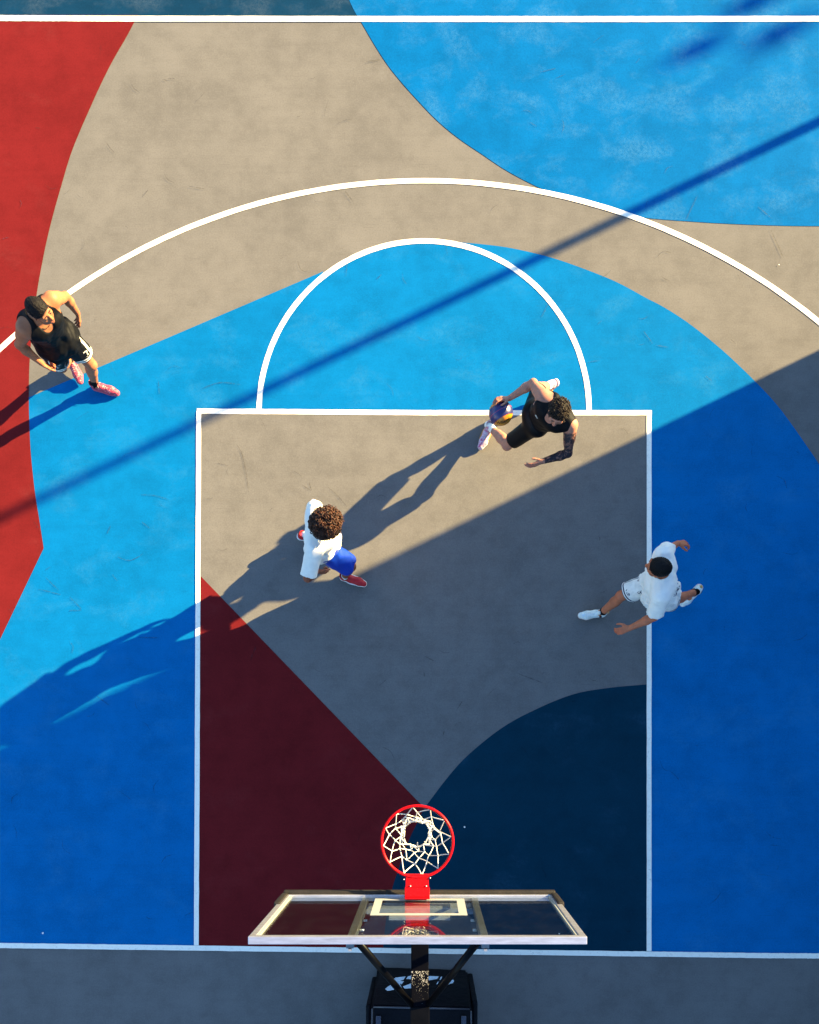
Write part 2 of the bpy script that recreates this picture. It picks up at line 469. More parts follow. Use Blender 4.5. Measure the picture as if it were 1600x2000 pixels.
# ------------------------------------------------------------------ people
def skin_mat(name, col, lip, hairc, tattoo=False):
    t = NT(name)
    n = t.noise(14, 4); f = t.noise(220, 2)
    c = t.mix(t.step(n, .3, .7), scl(col, .86), scl(col, 1.1))
    c = t.mix(t.math('MULTIPLY', t.attr('lip'), .75), c, lip)
    c = t.mix(t.math('MULTIPLY', t.attr('flush'), .45), c, (col[0] * 1.15, col[1] * .62, col[2] * .55))
    if tattoo:
        w = t.vor(26, out='Distance'); z = t.noise(24, 4, .6, None, 1.2)
        ink = t.math('MAXIMUM', t.step(z, .40, .5), t.step(w, .30, .2))
        ink = t.math('MULTIPLY', t.math('ADD', t.math('MULTIPLY', ink, .5), .48), t.attr('tat'))
        c = t.mix(ink, c, (.012, .011, .014))
    c = t.mix(t.attr('hair'), c, hairc)
    t.bump(f, .12, .001)
    t.b.inputs['Subsurface Weight'].default_value = 0.0
    return t.fin(c, .55, 0, .2)
def cloth(name, col, rough=.8, spec=.25, sheen=.0, weave=900):
    t = NT(name)
    n = t.noise(18, 3)
    c = t.mix(t.step(n, .3, .7), scl(col, .92), scl(col, 1.05))
    t.bump(t.noise(weave, 2), .15, .0006)
    if sheen: t.b.inputs['Sheen Weight'].default_value = sheen
    return t.fin(c, rough, 0, spec)

def hand(V, wrist, fd, pn, side_lat, curl=.5, spread=.10, thumb_curl=.3, scale=1.0):
    """palm with four fingers and a thumb; pn points out of the palm, side_lat towards the thumb"""
    fd = nrm(fd); pn = nrm(pn - fd * np.dot(pn, fd)); lat = np.cross(fd, pn)
    if np.dot(lat, side_lat) < 0: lat = -lat
    s = scale
    for o in (.029, .011, -.008, -.026):
        V.add(cone(wrist + lat * o * .45 * s, wrist + fd * .082 * s + lat * o * s, .0135 * s, .0115 * s), .012)
    V.add(cone(wrist + fd * .02 * s + lat * .018 * s, wrist + fd * .05 * s + lat * .026 * s + pn * .006, .016 * s, .013 * s), .012)
    tips = []
    for o, L in ((.029, (.042, .025, .020)), (.0105, (.047, .029, .022)), (-.0085, (.043, .027, .021)), (-.0265, (.033, .020, .018))):
        p = wrist + fd * .084 * s + lat * o * s; a = curl * .55; d0 = nrm(fd + lat * o / .029 * spread)
        r = .0095 * s if o > -.02 else .0082 * s
        for k, l in enumerate(L):
            d = nrm(d0 * math.cos(a) + pn * math.sin(a)); q = p + d * l * s
            V.add(cone(p, q, r, r * .9), .004); p = q; r *= .9; a += curl * (1.0 if k == 0 else .75)
        tips.append(p)
    p = wrist + fd * .022 * s + lat * .026 * s; a = .75; r = .0125 * s
    for k, l in enumerate((.040, .032, .024)):
        d = nrm(fd * math.cos(a) + lat * math.sin(a) + pn * .38); q = p + d * l * s
        V.add(cone(p, q, r, r * .9), .007); p = q; r *= .88; a -= thumb_curl

def make_shoe(parent, ankle, toe_dir, up, mats, style):
    """shoe with sole, laces and side stripe; toe_dir is the direction heel to toe"""
    x = nrm(toe_dir); z = nrm(np.asarray(up) - x * np.dot(up, x)); y = np.cross(z, x)
    R = np.stack([x, y, z], 1); o = np.asarray(ankle) - x * .062 - z * .088
    W = lambda Q: np.asarray(Q) @ R.T + o
    k = 1.04
    # upper
    V = Vox((-.03, -.075, -.01), (.34, .075, .16), .0042)
    for a, b, r1, r2 in (((.042, 0, .052), (.12, 0, .054), .035, .036), ((.12, 0, .052), (.205, .004, .036), .038, .041), ((.205, .004, .036), (.262, 0, .028), .041, .029),
                         ((.05, 0, .06), (.047, 0, .108), .039, .040), ((.05, 0, .07), (.12, 0, .075), .034, .022)):
        V.add(cone(a, b, r1, r2), .02)
    V.add(cone((.10, 0, .085), (.092, 0, .128), .020, .016), .01)          # tongue
    V.clip((0, 0, .012), (0, 0, -1))
    V.sub(cone((.052, 0, .088), (.052, 0, .2), .033), .004)
    v, q = V.mesh(2)
    shoe = mesh_obj('shoe', W(v * k), q, mats['upper'], parent, attrs={'lx': v[:, 0], 'lz': v[:, 2], 'ly': v[:, 1]})
    # sole
    V = Vox((-.03, -.075, -.02), (.34, .075, .06), .0042)
    def fsole(X, Y, Z):
        best = None
        for (a, ra), (b, rb) in (((( .038, 0), .040), ((.12, -.002), .037)), (((.12, -.002), .037), ((.205, .005), .048)), (((.205, .005), .048), ((.258, .001), .034))):
            ax, ay = a; bx, by = b; dx, dy = bx - ax, by - ay
            t = np.clip(((X - ax) * dx + (Y - ay) * dy) / (dx * dx + dy * dy), 0, 1)
            d = np.sqrt((X - ax - t * dx) ** 2 + (Y - ay - t * dy) ** 2) - (ra + (rb - ra) * t)
            best = d if best is None else np.minimum(best, d)
        zz = np.abs(Z - .014) - .013
        return np.sqrt(np.maximum(best + .006, 0) ** 2 + np.maximum(zz + .006, 0) ** 2) + np.minimum(np.maximum(best, zz) + .006, 0) - .006
    V.add((fsole, (-.01, -.06, 0), (.31, .06, .03)), .002)
    v, q = V.mesh(1)
    mesh_obj('sole', W(v * k), q, mats['sole'], shoe, attrs={'lx': v[:, 0]})
    lb = MB()
    for i, xx in enumerate((.112, .130, .148, .166, .183)):
        zt = .0965 - (xx - .112) * .24
        pts = [W(np.array([xx + (.012 if (j % 2) else 0) * (1 if i % 2 else -1) * 0 + .010 * (t - .5), (t - .5) * .052, zt - 10.0 * (t - .5) ** 2 * .011 + .003]) * k) for j, t in enumerate(np.linspace(0, 1, 7))]
        lb.tube(pts, .0030, 6)
    for sgn in (-1, 1):
        pts = [W(np.array([.104 + .012 * t, sgn * (.004 + .026 * t), .100 + .012 * math.sin(3.1 * t)]) * k) for t in np.linspace(0, 1, 7)]
        lb.tube(pts, .0026, 6)
    lb.build('laces', mats['lace'], shoe, True)
    if style == 'swoosh':
        for sgn in (-1, 1):
            sb = MB()
            ctrl = [(.10, .0405, .056), (.105, .0435, .040), (.135, .0440, .034), (.17, .0460, .040), (.215, .0450, .052)]
            ctrl = [(c[0] - .01, c[1] * sgn * .95, c[2]) for c in ctrl]
            sb.tube([W(np.array(c) * k) for c in ctrl], [.002, .008, .0095, .007, .002], 8)
            sb.build('side_mark', mats['mark'], shoe, True)
    elif style == 'tab':
        tb = MB(); tb.tube([W(np.array([-.002, 0, .05]) * k), W(np.array([-.0035, 0, .085]) * k)], [.011, .014], 10)
        tb.build('heel_tab', mats['mark'], shoe, True)
    return shoe

def person(sp):
    """sp holds joints in world space; builds body, clothes, hair and shoes under one empty"""
    J = sp['J']; H = .0052
    root = empty('person', (J['pelvis'][0], J['pelvis'][1], 0.0), sp['label'], 'person', None)
    up = nrm(J['neck'] - J['pelvis'])
    lat = nrm(J['shL'] - J['shR']); fwd = nrm(np.cross(lat, up)); lat = nrm(np.cross(up, fwd))
    hl = nrm(J['hipL'] - J['hipR']); hf = nrm(np.cross(hl, up)); hl = nrm(np.cross(up, hf))
    L = lambda t: J['pelvis'] + (J['neck'] - J['pelvis']) * t
    Rc = np.stack([lat, fwd, up]); Rp = np.stack([hl, hf, up])
    Rm = np.stack([nrm(lat + hl), nrm(fwd + hf), up])
    m = sp.get('bulk', 1.0)
    def torso(V, e, k=.05, skirt=0.0):
        V.add(ell(J['pelvis'], Rp, np.array([.158, .108, .118]) * m + e + skirt), k)
        V.add(ell(L(.36), Rm, np.array([.138, .096, .15]) * m + e + skirt * .5), k)
        V.add(ell(L(.70) + fwd * .008, Rc, np.array([.162, .110, .165]) * m + e), k)
        for s in (-1, 1):
            sh = J['shL'] if s > 0 else J['shR']
            V.add(ell(L(.80) + lat * s * .072 + fwd * .068, Rc, np.array([.078, .045, .062]) * m + e), k)
            V.add(ell(L(.86) + lat * s * .085 - fwd * .07, Rc, np.array([.07, .045, .09]) * m + e), k)
            V.add(cone(L(.45) + lat * s * .095, L(.84) + lat * s * .135, .055 * m + e, .062 * m + e), k)
            V.add(cone(J['neck'] + up * .035, sh * .8 + J['neck'] * .2 + up * .005, .050 * m + e, .045 * m + e), k)
        V.add(cone(J['shR'], J['shL'], .056 * m + e), k)
        V.add(cone(L(.94), J['neck'] + up * .02, .07 + e, .058 + e), k)
    hc, hf_, hu = J['head'], nrm(J['hf']), None
    hu = nrm(J['hu'] - hf_ * np.dot(J['hu'], hf_)); hr = np.cross(hf_, hu)
    Rh = np.stack([hr, hf_, hu])
    h = lambda r, f, u: hc + hr * r + hf_ * f + hu * u
    # ------- body
    allj = np.array([v for k_, v in J.items() if k_ not in ('hf', 'hu') and not k_.startswith('d_')])
    lo = allj.min(0) - .24; hi = allj.max(0) + .24; lo[2] = max(lo[2], -.03)
    V = Vox(lo, hi, H)
    torso(V, 0)
    for s, n in ((1, 'L'), (-1, 'R')):
        sh, el, wr, hip, kn, an = (J[x + n] for x in ('sh', 'el', 'wr', 'hip', 'kn', 'an'))
        V.add(cone(sh, sh * .55 + el * .45, .060 * m, .050 * m), .03)
        V.add(cone(sh * .7 + el * .3, el, .049 * m, .038 * m), .03)
        d = nrm(el - sh); e2 = nrm(wr - el)
        V.add(cone(sh * .65 + el * .35 + e2 * .014, sh * .35 + el * .65 + e2 * .016, .036 * m, .034 * m), .03)      # biceps
        V.add(cone(el, el * .7 + wr * .3, .038 * m, .043 * m), .02)
        V.add(cone(el * .7 + wr * .3, wr, .042 * m, .0265), .02)
        hand(V, wr, J['d_f' + n], J['d_p' + n], J['d_t' + n], *sp.get('hand' + n, (.5, .1)))
        kd = nrm(kn - hip); sd = nrm(an - kn); back = nrm(-(hip + an) / 2 * -1 - kn) if np.linalg.norm((hip + an) / 2 - kn) > .03 else -hf
        back = nrm((hip + an) / 2 - kn) if np.linalg.norm((hip + an) / 2 - kn) > .03 else -hf
        V.add(cone(hip, hip * .5 + kn * .5, .088 * m, .077 * m), .04)
        V.add(cone(hip * .5 + kn * .5, kn, .076 * m, .054 * m), .03)
        V.add(ball_pr(hip - hf * .055 + up * .0, .095 * m), .05)
        V.add(ball_pr(kn - back * .014, .047 * m), .02)
        V.add(cone(kn, kn * .66 + an * .34, .050 * m, .050 * m), .02)
        V.add(cone(kn * .78 + an * .22 + back * .022, kn * .5 + an * .5 + back * .018, .040 * m, .036 * m), .03)
        V.add(cone(kn * .66 + an * .34, an, .049 * m, .035), .02)
        td = nrm(J['toe' + n] - an)
        V.add(cone(an, an + nrm(J['d_x' + n]) * .09 - np.array([0, 0, .03]), .034, .030), .02)
    V.add(cone(J['neck'] - up * .03, h(0, -.015, -.05), .060, .056), .02)
    V.add(ell(h(0, -.012, .022), Rh, (.076, .098, .100)), .02)
    V.add(ell(h(0, .032, -.045), Rh, (.058, .060, .066)), .03)
    V.add(cone(h(-.035, .03, -.075), h(.035, .03, -.075), .030), .03)
    V.add(ball_pr(h(0, .072, -.092), .020), .02)
    for s in (-1, 1):
        V.add(ball_pr(h(s * .042, .064, -.012), .020), .02)
        V.sub(ball_pr(h(s * .032, .099, .016), .0145), .012)
        V.add(ball_pr(h(s * .033, .080, .012), .0125), .004)
        V.add(ell(h(s * .079, -.006, -.008), np.stack([nrm(hr * .9 - hf_ * s * .35), nrm(hf_ * .9 + hr * s * .35), hu]), (.008, .021, .033)), .006)
        V.add(ball_pr(h(s * .011, .100, -.030), .0095), .006)
    V.add(cone(h(-.045, .076, .036), h(.045, .076, .036), .012), .015)
    V.add(cone(h(0, .090, .026), h(0, .105, -.022), .0085, .0118), .010)
    V.add(cone(h(-.018, .088, -.056), h(.018, .088, -.056), .0075), .006)
    V.add(cone(h(-.014, .087, -.067), h(.014, .087, -.067), .0080), .006)
    v, q = V.mesh(2)
    rel = v - hc; r_, f_, u_ = np.abs(rel @ hr), rel @ hf_, rel @ hu
    head = (np.linalg.norm(rel, axis=1) < .17)
    lip = head * np.clip(1 - np.sqrt((r_ / .026) ** 2 + ((u_ + .062) / .012) ** 2) + .5, 0, 1) * (f_ > .07)
    brow = head * (np.abs(u_ - .038 + .25 * np.maximum(r_ - .035, 0)) < .007) * (r_ > .012) * (r_ < .052) * (f_ > .06)
    lash = head * (np.abs(u_ - .010) < .004) * (r_ > .018) * (r_ < .046) * (f_ > .075)
    bd = np.zeros(len(v)); B = sp.get('beard', 0)
    if B:
        zone = head * (u_ < -.018 - .028 * np.clip((f_ - .045) / .04, 0, 1) * (r_ < .045)) * (f_ > -.01) * (u_ > -.135)
        zone = zone * ~((r_ < .024) & (np.abs(u_ + .062) < .012) & (f_ > .07))
        mo = head * (np.abs(u_ + .046) < .007) * (r_ < .028) * (f_ > .07)
        bd = np.maximum(zone, mo) * B
    fade = np.zeros(len(v))
    if sp.get('fade'):
        fr_, lw_ = sp['fade']
        d1 = (f_ - fr_[0]) * .90 - (u_ - fr_[1]) * .43; d2 = -(u_ - lw_[1]) * .874 + (f_ - lw_[0]) * .486
        fade = head * (u_ > -.09) * np.clip(1 - np.maximum(np.maximum(d1 * 2.2, d2), 0) / .024, 0, 1) * (r_ < .083) * (np.abs(v @ hu - hc @ hu) < .2)
        fade = fade * .8 * ((f_ < .075) | (u_ > .05))
    hairm = np.clip(np.maximum.reduce([brow * .85, lash * .9, bd, fade]), 0, 1)
    flush = np.zeros(len(v))
    for n in 'LR':
        flush = np.maximum(flush, np.clip(1 - np.linalg.norm(v - J['kn' + n], axis=1) / .075, 0, 1))
        flush = np.maximum(flush, np.clip(1 - np.linalg.norm(v - J['el' + n], axis=1) / .06, 0, 1))
        flush = np.maximum(flush, np.clip(1 - np.linalg.norm(v - (J['wr' + n] + nrm(J['d_f' + n]) * .12), axis=1) / .08, 0, 1))
    flush = np.maximum(flush, head * (np.clip(1 - np.sqrt(r_ ** 2 + (u_ + .025) ** 2) / .03, 0, 1) * (f_ > .09)))
    tat = np.zeros(len(v))
    if sp.get('tattoo'):
        sh, el, wr = J['shL'], J['elL'], J['wrL']
        def seg(a, b):
            t = np.clip(((v - a) @ (b - a)) / ((b - a) @ (b - a)), 0, 1); return np.linalg.norm(v - a - t[:, None] * (b - a), axis=1), t
        d1, t1 = seg(sh, el); d2, t2 = seg(el, wr)
        tat = np.maximum((d1 < .075) * np.clip((t1 - .12) * 9, 0, 1), (d2 < .062) * np.clip((.97 - t2) * 30, 0, 1))
        tat = tat * (np.linalg.norm(v - wr, axis=1) > .012)
    mesh_obj('body', v, q, sp['skin'], root, attrs={'lip': lip, 'hair': hairm, 'flush': flush, 'tat': tat})
    for s in (-1, 1):
        eb = MB(); eb.sphere(h(s * .032, .0822, .0120), .0112, 14, 10)
        eb.build('eye', M_EYE, root, True)
    # ------- upper garment
    T = sp['top']; tlo = np.minimum.reduce([J['shL'], J['shR'], J['pelvis'], J['elL'], J['elR'], J['hipL'], J['hipR']]) - .26
    thi = np.maximum.reduce([J['shL'], J['shR'], J['pelvis'], J['elL'], J['elR'], J['neck'] + .02]) + .26
    V = Vox(tlo, thi, H); e = T['ease']
    torso(V, e, .05, T.get('skirt', .0))
    hemp = J['pelvis'] - up * T['drop']
    if T['drop'] > .05:
        for n in 'LR': V.add(ball_pr(J['hip' + n] - hf * .052, .098 * m + e + .012), .05)
        V.add(cone(J['hipL'] * .8 + J['pelvis'] * .2 - up * .08, J['hipR'] * .8 + J['pelvis'] * .2 - up * .08, .115 + T.get('skirt', 0)), .06)
        V.add(ell(J['pelvis'] - up * .10, Rp, np.array([.168, .122, .14]) * m + e + T.get('skirt', 0)), .05)
    for fr_, ur_, r0_, fe_, ue_, r1_ in T.get('tail', []):
        V.add(cone(J['pelvis'] + hf * fr_ + up * ur_, J['pelvis'] + hf * fe_ + up * ue_, r0_, r1_), .05)
    if T['kind'] == 'tank':
        for s, n in ((1, 'L'), (-1, 'R')):
            sh = J['sh' + n]; ho = T.get('hole' + n, T.get('hole', .05)); b = J['neck'] * ho + sh * (1 - ho)
            V.sub(cone(b + lat * s * .012 + up * .10, b + lat * s * .022 - up * .10, T.get('hole_r', .072), T.get('hole_r', .072) + .006), .01)
            V.sub(cone(b + lat * s * .1 + up * .10, b + lat * s * .1 - up * .10, .10), .01)
        V.sub(cone(J['neck'] + up * .10 - fwd * .0, J['neck'] + up * .0 + fwd * .02, .070), .01)
        V.sub(cone(J['neck'] + up * .03 + fwd * .05, J['neck'] - up * T.get('scoop', .03) + fwd * .12, .060, .05), .02)
    else:
        for s, n in ((1, 'L'), (-1, 'R')):
            sh, el = J['sh' + n], J['el' + n]; d = nrm(el - sh); Ls = np.linalg.norm(el - sh) * T.get('sl' + n, T['sleeve'])
            V.add(cut(cone(sh - d * .01, sh + d * (Ls + .12), .068 * m + e * .5, T['sleeve_r']), sh + d * Ls, d), .035)
        V.sub(cone(J['neck'] + up * .12 + fwd * .01, J['neck'] + up * .03 + fwd * .012, .066), .008)
    sl_ = float(np.linalg.norm(J['neck'] - J['pelvis']))
    f1_, f2_ = folds(sp['seed'], T['freq'], T['amp'], T.get('axis', up), .25), folds(sp['seed'] + 9, T['freq'] * 1.9, T['amp'] * .55, up * .8 + lat * .6, .3)
    V.displace(lambda Q: (f1_(Q) + f2_(Q)) * np.clip(1.25 - ((Q - J['pelvis']) @ up) / sl_, .35, 1.25))
    V.clip(hemp, -nrm(up + fwd * T.get('tilt', 0) + lat * T.get('tiltl', 0)))
    v, q = largest(*V.mesh(1))
    rel = v - J['pelvis']
    top = mesh_obj(T['name'], v, q, T['mat'], root, attrs={'pf': rel @ fwd, 'pl': rel @ lat, 'pu': rel @ up})
    # ------- shorts
    B = sp['shorts']; js = np.array([J[x] for x in ('hipL', 'hipR', 'knL', 'knR', 'pelvis')])
    V = Vox(js.min(0) - .22, js.max(0) + .22, H)
    V.add(ell(J['pelvis'] + up * .02, Rp, np.array([.160, .112, .11]) * m + B['ease']), .04)
    hem = {}
    for s, n in ((1, 'L'), (-1, 'R')):
        hip, kn = J['hip' + n], J['kn' + n]; d = nrm(kn - hip); Ls = np.linalg.norm(kn - hip) * B.get('len' + n, B['len'])
        hp = hip + d * Ls; hem[n] = (hip, kn, hp, d)
        V.add(cut(cone(hip, hip + d * (Ls + .12), .092 * m + B['ease'] * .7, B['hem_r']), hp, d), .05)
        V.add(ball_pr(hip - hf * .052, .096 * m + B['ease'] * .7), .05)
    V.displace(folds(sp['seed'] + 5, B['freq'], B['amp'], up, .4))
    for n in 'LR':
        hip, kn, hp, d = hem[n]
    V.clip(J['pelvis'] + up * B.get('topclip', .10), up)
    v, q = largest(*V.mesh(1))
    dd = []; aa = []; bb = []
    for s, n in ((1, 'L'), (-1, 'R')):
        hip, kn, hp, d = hem[n]
        t = np.clip(((v - hip) @ d) / np.linalg.norm(kn - hip), 0, 1)
        radial = v - hip - t[:, None] * (kn - hip); dd.append(np.linalg.norm(radial, axis=1))
        aa.append((hp - v) @ d)
        o = nrm(hl * s - d * np.dot(hl * s, d)); f2 = nrm(hf - d * np.dot(hf, d)); f2 = nrm(f2 - o * np.dot(f2, o))
        ang = np.arctan2(radial @ f2, radial @ o) - B.get('seam', .35); bb.append(np.where(ang > 0, ang * .095, np.where(ang > -1.2, 1.0, 1.0)))
    c = np.argmin(np.stack(dd), 0)
    fa = np.where(c == 0, aa[0], aa[1]); fb = np.where(c == 0, bb[0], bb[1])
    shorts = mesh_obj(B['name'], v, q, B['mat'], root, attrs={'fa': fa, 'fb': fb})
    if B.get('cords'):
        cb = MB()
        for s in (-1, 1):
            a = J['pelvis'] + hf * (.122 + B['ease']) + hl * s * .012 + up * .02
            pts = [a + hf * (.004 + .012 * math.sin(t * 2.2)) - up * (.13 * t) + hl * s * .014 * t for t in np.linspace(0, 1, 9)]
            cb.tube(pts, .0034, 6)
        cb.build('drawcord', sp['cord_mat'], shorts, True)
    # ------- socks and shoes
    for n in 'LR':
        an, kn = J['an' + n], J['kn' + n]; d = nrm(kn - an)
        sk = sp['sock']
        if sk:
            V = Vox(an - .16, an + .24, .0055)
            V.add(cut(cone(an - d * .03, an + d * (sk['h'] + .08), .040, .041), an + d * sk['h'], d), .01)
            V.displace(folds(3, 60, .001))
            v, q = V.mesh(1)
            mesh_obj('sock', v, q, sk['mat'], root)
        make_shoe(root, an, J['d_x' + n], J.get('d_u' + n, np.array([0, 0, 1.0])), sp['shoe'], sp.get('shoe_style', ''))
    return root, h, Rh, dict(fwd=fwd, up=up, lat=lat, hf=hf, hl=hl)

def hair_cap(root, h, Rh, mat, thick=.009, front=(.078, .070), low=(-.02, -.01), rough=.0018, seed=2, extra=None):
    hr, hf_, hu = Rh
    c = h(0, -.012, .022)
    V = Vox(c - .19, c + .19, .0036)
    V.add(ell(c, Rh, np.array([.076, .098, .100]) + thick), .01)
    if extra:
        for p, r in extra: V.add(ball_pr(h(*p), r), .02)
    V.displace(folds(seed, 520, rough)); V.displace(folds(seed + 1, 170, rough * .45))
    V.sub(ell(h(0, front[0] + .055, front[1] - .066), Rh, (.094, .088, .085)), .006)
    V.clip(h(0, *low), nrm(-hu * .9 + hf_ * .5))
    v, q = V.mesh(0)
    return mesh_obj('hair', v, q, mat, root)

def curls(root, h, Rh, mat, N, R0, R1, rc, rt, zone, seed=4, turns=1.3, L=.03, parent=None):
    """many small corkscrew locks that make one head of curly hair"""
    g = np.random.default_rng(seed); hr, hf_, hu = Rh; VV = []; FF = []; tone = []
    c = h(0, -.012, .022); i = 0; o = 0
    while i < N:
        d = g.normal(size=3); d /= np.linalg.norm(d)
        if not zone(d): continue
        i += 1
        w = hr * d[0] + hf_ * d[1] + hu * d[2]
        rad = g.uniform(R0, R1) * np.array([.93, 1.05, 1.0]); p0 = c + hr * d[0] * rad[0] + hf_ * d[1] * rad[1] + hu * d[2] * rad[2]
        ax = nrm(w * g.uniform(.1, .9) + g.normal(size=3) * .7); a = nrm(np.cross(ax, g.normal(size=3))); b = np.cross(ax, a)
        ph = g.uniform(0, 6.28); r = rc * g.uniform(.7, 1.3); n = 13; tn = g.uniform(.8, 1.2) * turns
        pts = [p0 + ax * L * (t - .5) + r * (math.cos(ph + 6.28 * tn * t) * a + math.sin(ph + 6.28 * tn * t) * b) for t in np.linspace(0, 1, n)]
        mb = MB(); mb.tube(pts, [rt * (.45 + .55 * math.sin(math.pi * min(max(t, .1), .9))) for t in np.linspace(0, 1, n)], 5)
        VV += mb.V; FF += [tuple(k + o for k in f) for f in mb.F]; o = len(VV); tone += [g.uniform(0, 1)] * len(mb.V)
    return mesh_obj('curls' if parent else 'hair', VV, FF, mat, parent or root, attrs={'tone': tone})

def hair_mat(name, a, b, rough=.6):
    t = NT(name)
    n = t.noise(160, 3)
    c = t.mix(t.step(n, .35, .65), a, b)
    t.bump(t.noise(500, 2), .5, .002)
    return t.fin(c, rough, 0, .1)
def curl_mat(name, a, b):
    t = NT(name)
    c = t.mix(t.attr('tone'), a, b)
    return t.fin(c, .45, 0, .22)
M_EYE = plain('eye', (.07, .055, .045), .3, 0, .3, .2, 300)
HAIR_BLACK = hair_mat('black_hair', (.003, .0025, .0025), (.009, .007, .006))
HAIR_BROWN = hair_mat('dark_brown_hair', (.004, .003, .0022), (.012, .007, .0045))
def arms(J, n, wpx, wz, epx, l1=.285, l2=.262):
    J['wr' + n] = P(*wpx, wz) if len(wpx) == 2 else np.array(wpx)
    J['el' + n] = ik(J['sh' + n], J['wr' + n], l1, l2, epx)
def legs(J, n, apx, az, kpx, l1=.44, l2=.425):
    J['an' + n] = P(*apx, az); J['kn' + n] = ik(J['hip' + n], J['an' + n], l1, l2, kpx)
def imgdir(dx, dy, dz=0.0):
    return np.array([dx, -dy, dz], float)
def chk(tagname, J):
    g = lambda a, b: round(float(np.linalg.norm(J[a] - J[b])), 3)
    print(tagname, 'spine', g('pelvis', 'neck'), 'neckhead', g('neck', 'head'), 'sho', g('shL', 'shR'),
          *[(n, 'ua', g('sh' + n, 'el' + n), 'fa', g('el' + n, 'wr' + n), 'th', g('hip' + n, 'kn' + n), 'sn', g('kn' + n, 'an' + n), 'kz', round(J['kn' + n][2], 2)) for n in 'LR'])

def prints_shorts(name, base, mark, hem_bands, side, pat=None, rough=.55):
    """sports shorts: stripes run along the hem and turn up the side seam"""
    t = NT(name)
    a = t.attr('fa'); b = t.attr('fb'); w = t.math('MINIMUM', a, t.math('ADD', b, .004))
    n = t.noise(18, 3)
    c = t.mix(t.step(n, .3, .7), scl(base, .85), scl(base, 1.1))
    if pat:
        lo, hi, pcol, sc = pat
        z = t.noise(sc, 3, .5, None, 1.5); k = t.noise(sc * .45, 1, .5)
        f = t.math('MULTIPLY', t.band(z, lo, hi), t.math('GREATER_THAN', k, .47))
        f = t.math('MULTIPLY', t.math('MULTIPLY', f, t.math('LESS_THAN', b, .9)), t.math('GREATER_THAN', w, .05))
        c = t.mix(f, c, pcol)
    for lo, hi in hem_bands:
        c = t.mix(t.band(w, lo, hi), c, mark)
    t.bump(t.noise(900, 2), .1, .0006)
    return t.fin(c, rough, 0, .2)
def shoe_mats(nm, up, sole, lace, mark, dash=None, rough=.55):
    t = NT(nm + '_shoe_upper')
    n = t.noise(30, 3)
    c = t.mix(t.step(n, .35, .65), scl(up, .85), scl(up, 1.1))
    if dash:
        col, sc, th = dash
        c = t.mix(t.step(t.noise(sc, 2, .5, t.mapping(scale=(1, 1, 1)), 1.0), th, th + .04), c, col)
    t.bump(t.noise(500, 2), .2, .001)
    m = {'upper': t.fin(c, rough, 0, .4)}
    m['sole'] = plain(nm + '_shoe_sole', sole, .6, 0, .4, .1)
    m['lace'] = plain(nm + '_laces', lace, .8); m['mark'] = plain(nm + '_shoe_mark', mark, .5)
    return m
BLACK = (.0026, .0028, .0038)
tank_black = cloth('black_jersey', BLACK, .62, .10)
comp_black = cloth('black_compression_fabric', (.0022, .0024, .0034), .5, .12)
white_tee = cloth('white_cotton', (.80, .73, .60), .85, .1)
sock_black = {'mat': cloth('black_sock', (.004, .004, .0045), .9, .1), 'h': .135}
sock_white = {'mat': cloth('white_sock', (.72, .66, .55), .9, .1), 'h': .12}
sock_low = {'mat': sock_white['mat'], 'h': .05}
WHITE = (.72, .66, .54)

def base_joints(z, d):
    J = {k: P(*z(*v[:2]), v[2]) for k, v in d.items()}
    return J
def finish(J):
    for n in 'LR':
        J['d_x' + n] = nrm(J['d_x' + n]); J['toe' + n] = J['an' + n] + J['d_x' + n] * .18 - np.array([0, 0, .05])
    for n in 'LR':
        for k in ('d_f', 'd_p', 'd_t'): J[k + n] = np.asarray(J[k + n], float)

# ---- the man on the three-point arc, looking to the right
z = lambda x, y: (x / 5.882, 540 + y / 5.882)
J = base_joints(z, dict(pelvis=(650, 720, .96), hipL=(745, 655, .93), hipR=(560, 785, .93), shL=(600, 262, 1.45), shR=(280, 598, 1.43), neck=(425, 440, 1.47), head=(462, 395, 1.645)))
J['hf'] = np.array([.84, -.52, -.10]); J['hu'] = np.array([.08, -.05, 1.0])
arms(J, 'L', z(888, 420), .955, z(760, 300)); arms(J, 'R', z(478, 995), .955, z(262, 800))
legs(J, 'L', z(1090, 1240), .10, z(1050, 1015)); legs(J, 'R', (136.5, 701), .16, z(710, 1075))
J.update(d_fL=(-.3, -.1, -.93), d_pL=(-.84, -.53, 0), d_tL=(.53, -.84, 0), d_fR=(.3, 0, -.95), d_pR=(.84, .53, 0), d_tR=(.53, -.84, 0),
         d_xL=np.array([.96, -.28, 0]), d_xR=np.array([.26, -.93, -.22]))
finish(J); chk('A', J)
shorts_a = prints_shorts('black_printed_shorts', BLACK, WHITE, ((.010, .021), (.029, .040)), .3, (.545, .60, (.55, .52, .46), 20))
rt, h, Rh, fr = person(dict(J=J, seed=21, label='man in black tank top and white-edged black shorts on the red paint edge', beard=.30, bulk=1.02,
    skin=skin_mat('tan_skin', (.33, .118, .052), (.28, .07, .045), (.012, .009, .008)), fade=((.080, .066), (-.022, -.005)), handL=(.45, .05), handR=(1.3, .02),
    top=dict(kind='tank', name='tank_top', ease=.011, skirt=.017, drop=.155, mat=tank_black, freq=38, amp=.008, hole=.02, hole_r=.082, scoop=.045),
    shorts=dict(name='shorts', ease=.015, len=.76, lenL=.67, hem_r=.110, mat=shorts_a, freq=50, amp=.006, topclip=-.04, seam=.45),
    sock=sock_black, shoe=shoe_mats('pink', (.37, .030, .055), (.46, .07, .10), (.55, .34, .30), (.5, .3, .3), ((.55, .20, .18), 60, .57))))
